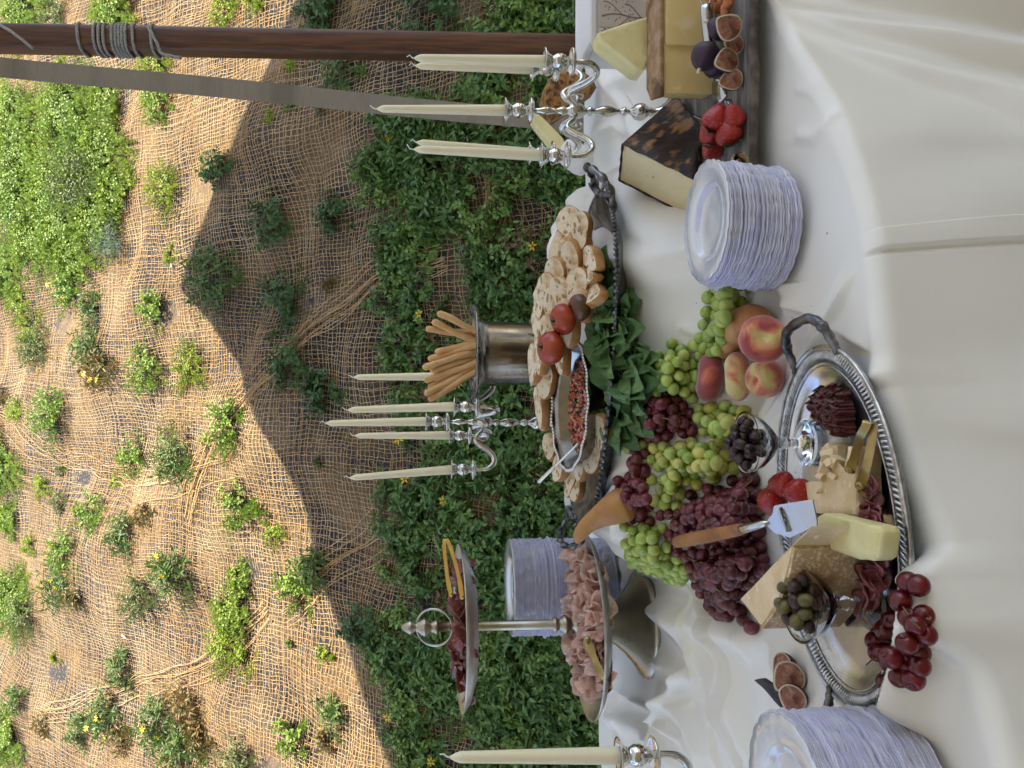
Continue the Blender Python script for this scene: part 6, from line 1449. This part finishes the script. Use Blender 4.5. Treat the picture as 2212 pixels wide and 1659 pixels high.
# brass tongs on the crumbly cheese
tongs('long old brass tongs pinching crumbs of aged cheese at the front of the oval tray', [at(1836, 1016, TZ + .036), at(1845, 990, TZ + .042), at(1858, 945, TZ + .050), at(1870, 922, TZ + .050), at(1874, 912, TZ + .048), at(1884, 914, TZ + .040), at(1886, 925, TZ + .038), at(1882, 960, TZ + .038), at(1872, 1010, TZ + .036), at(1858, 1050, TZ + .034)], .0085, M_golddark, (.25, .7, .7), 0)

# ---- cherries
M_cherry = mat('cherry', (.085, .004, .006), .20, c2=(.17, .008, .010), scale=20, lo=.45, hi=.68, rand=.15, spec=.6)
M_cstem = mat('cherry_stem', (.20, .17, .05), .6)
CH = [(1950, 1266, 0), (1985, 1258, .004), (1982, 1298, 0), (1962, 1330, 0), (1990, 1335, .006), (1925, 1342, 0), (1945, 1352, .008), (1965, 1372, .004), (1912, 1362, .003), (1998, 1385, .0), (1895, 1410, .006), (1928, 1392, .012), (1960, 1420, .008), (1922, 1432, 0),
      (1990, 1432, 0), (1975, 1462, 0), (1945, 1468, 0), (1915, 1475, 0), (2005, 1410, 0), (1890, 1385, 0), (1955, 1440, 0)]
CL = ['detached cherry nearest the tray rim, in the pair at the top', 'outer cherry of the pair at the top of the group', 'cherry under the upper pair', 'cherry where the thin group widens', 'large bright cherry on the fold side', 'dark cherry near the tray edge', 'cherry between the dark one and the middle', 'cherry in the centre right', 'glossy dark cherry beside the tray rim', 'cherry half behind the cloth fold', 'leftmost large cherry against the tray handle', 'bright cherry in the middle of the heap', 'dark cherry in the centre of the heap',
      'cherry low near the handle', 'cherry beside the fold, lower half', 'lowest cherry by the fold', 'lowest cherry in the middle row', 'lowest cherry next to the tray handle', 'cherry mostly hidden by the cloth fold', 'small dark cherry under the tray rim', 'cherry under the heap']
for i, ((a, b, dz), l) in enumerate(zip(CH, CL)):
    p = onto(a, b, .0105 + dz * 1.4); o = root('cherry', l + ' of the cherry group', 'cherry', p, 'dark red cherries on the cloth'); r = .0108 * random.uniform(.92, 1.08)
    ax = Vector((random.uniform(-1, 1), random.uniform(-1, .3), random.uniform(-.3, 1))).normalized(); q = ax.to_track_quat('Z', 'Y').to_matrix().to_4x4(); Mx = Matrix.Translation(p) @ q
    f = lambda v: Vector((v.x, v.y * .96, v.z * (1 - .35 * math.exp(-(math.hypot(v.x, v.y) / .3) ** 2) * (1 if v.z > 0 else 0))))
    part('fruit', xf(ball((0, 0, 0), r, 26, 18, f), Mx), M_cherry, o)
    if i in (2, 3, 7, 10, 13, 1): part('cherry_stem', xf(tube(spline([(0, 0, r * .6), (.002, 0, r * 1.4), (.008, .002, r * 2.6)], 5), .0008, 6), Mx), M_cstem, o)
cg = []
for k in range(26):
    q = random.choice(((1740, 640), (1480, 600), (1660, 900), (1950, 1150), (1500, 1450), (1600, 560))); p = onto(q[0] + random.gauss(0, 50), q[1] + random.gauss(0, 60), .0006); cg.append(ball(p, random.uniform(.0004, .0011), 6, 4))
solo('bread_crumbs', join(*cg), mat('crumb_specks', (.35, .22, .10), .9), 'tiny brown crumbs scattered on the ivory tablecloth', 'crumbs', loc=(0, 0, 0), kind='stuff')
# ---- figs by the near stack
fig_half(onto(1705, 1462, .020), (-.55, .1, .5), (.0, -.75, .75), 'opened fig half facing up beside the left end of the oval tray', .021)
fig_half(onto(1690, 1440, .014), (-.7, .2, .2), (.2, -.2, 1), 'fig half behind the opened one, its orange flesh showing', .020)
fig_half(onto(1712, 1508, .014), (-.9, .1, .1), (0, -.6, .7), 'lowest fig half with reddish flesh beside the near plate stack', .019)
M_leafdark = mat('dark_peel', (.018, .014, .018), .6, c2=(.05, .04, .04), scale=80, bump=.001, bscale=100)
lp = [onto(a, b, z_) for a, b, z_ in ((1630, 1468, .030), (1652, 1466, .030), (1670, 1476, .024), (1692, 1500, .020), (1690, 1532, .018), (1660, 1500, .024))]
V = [tuple(p) for p in lp] + [tuple(p - Vector((0, 0, .002))) for p in lp]; n6 = 6
solo('fig_peel', subdiv((V, [tuple(range(6)), tuple(range(11, 5, -1))] + [(i, i + 6, (i + 1) % 6 + 6, (i + 1) % 6) for i in range(6)]), 2, .002), M_leafdark, 'flap of nearly black fig skin pointing towards the tiered stand', 'fig skin')
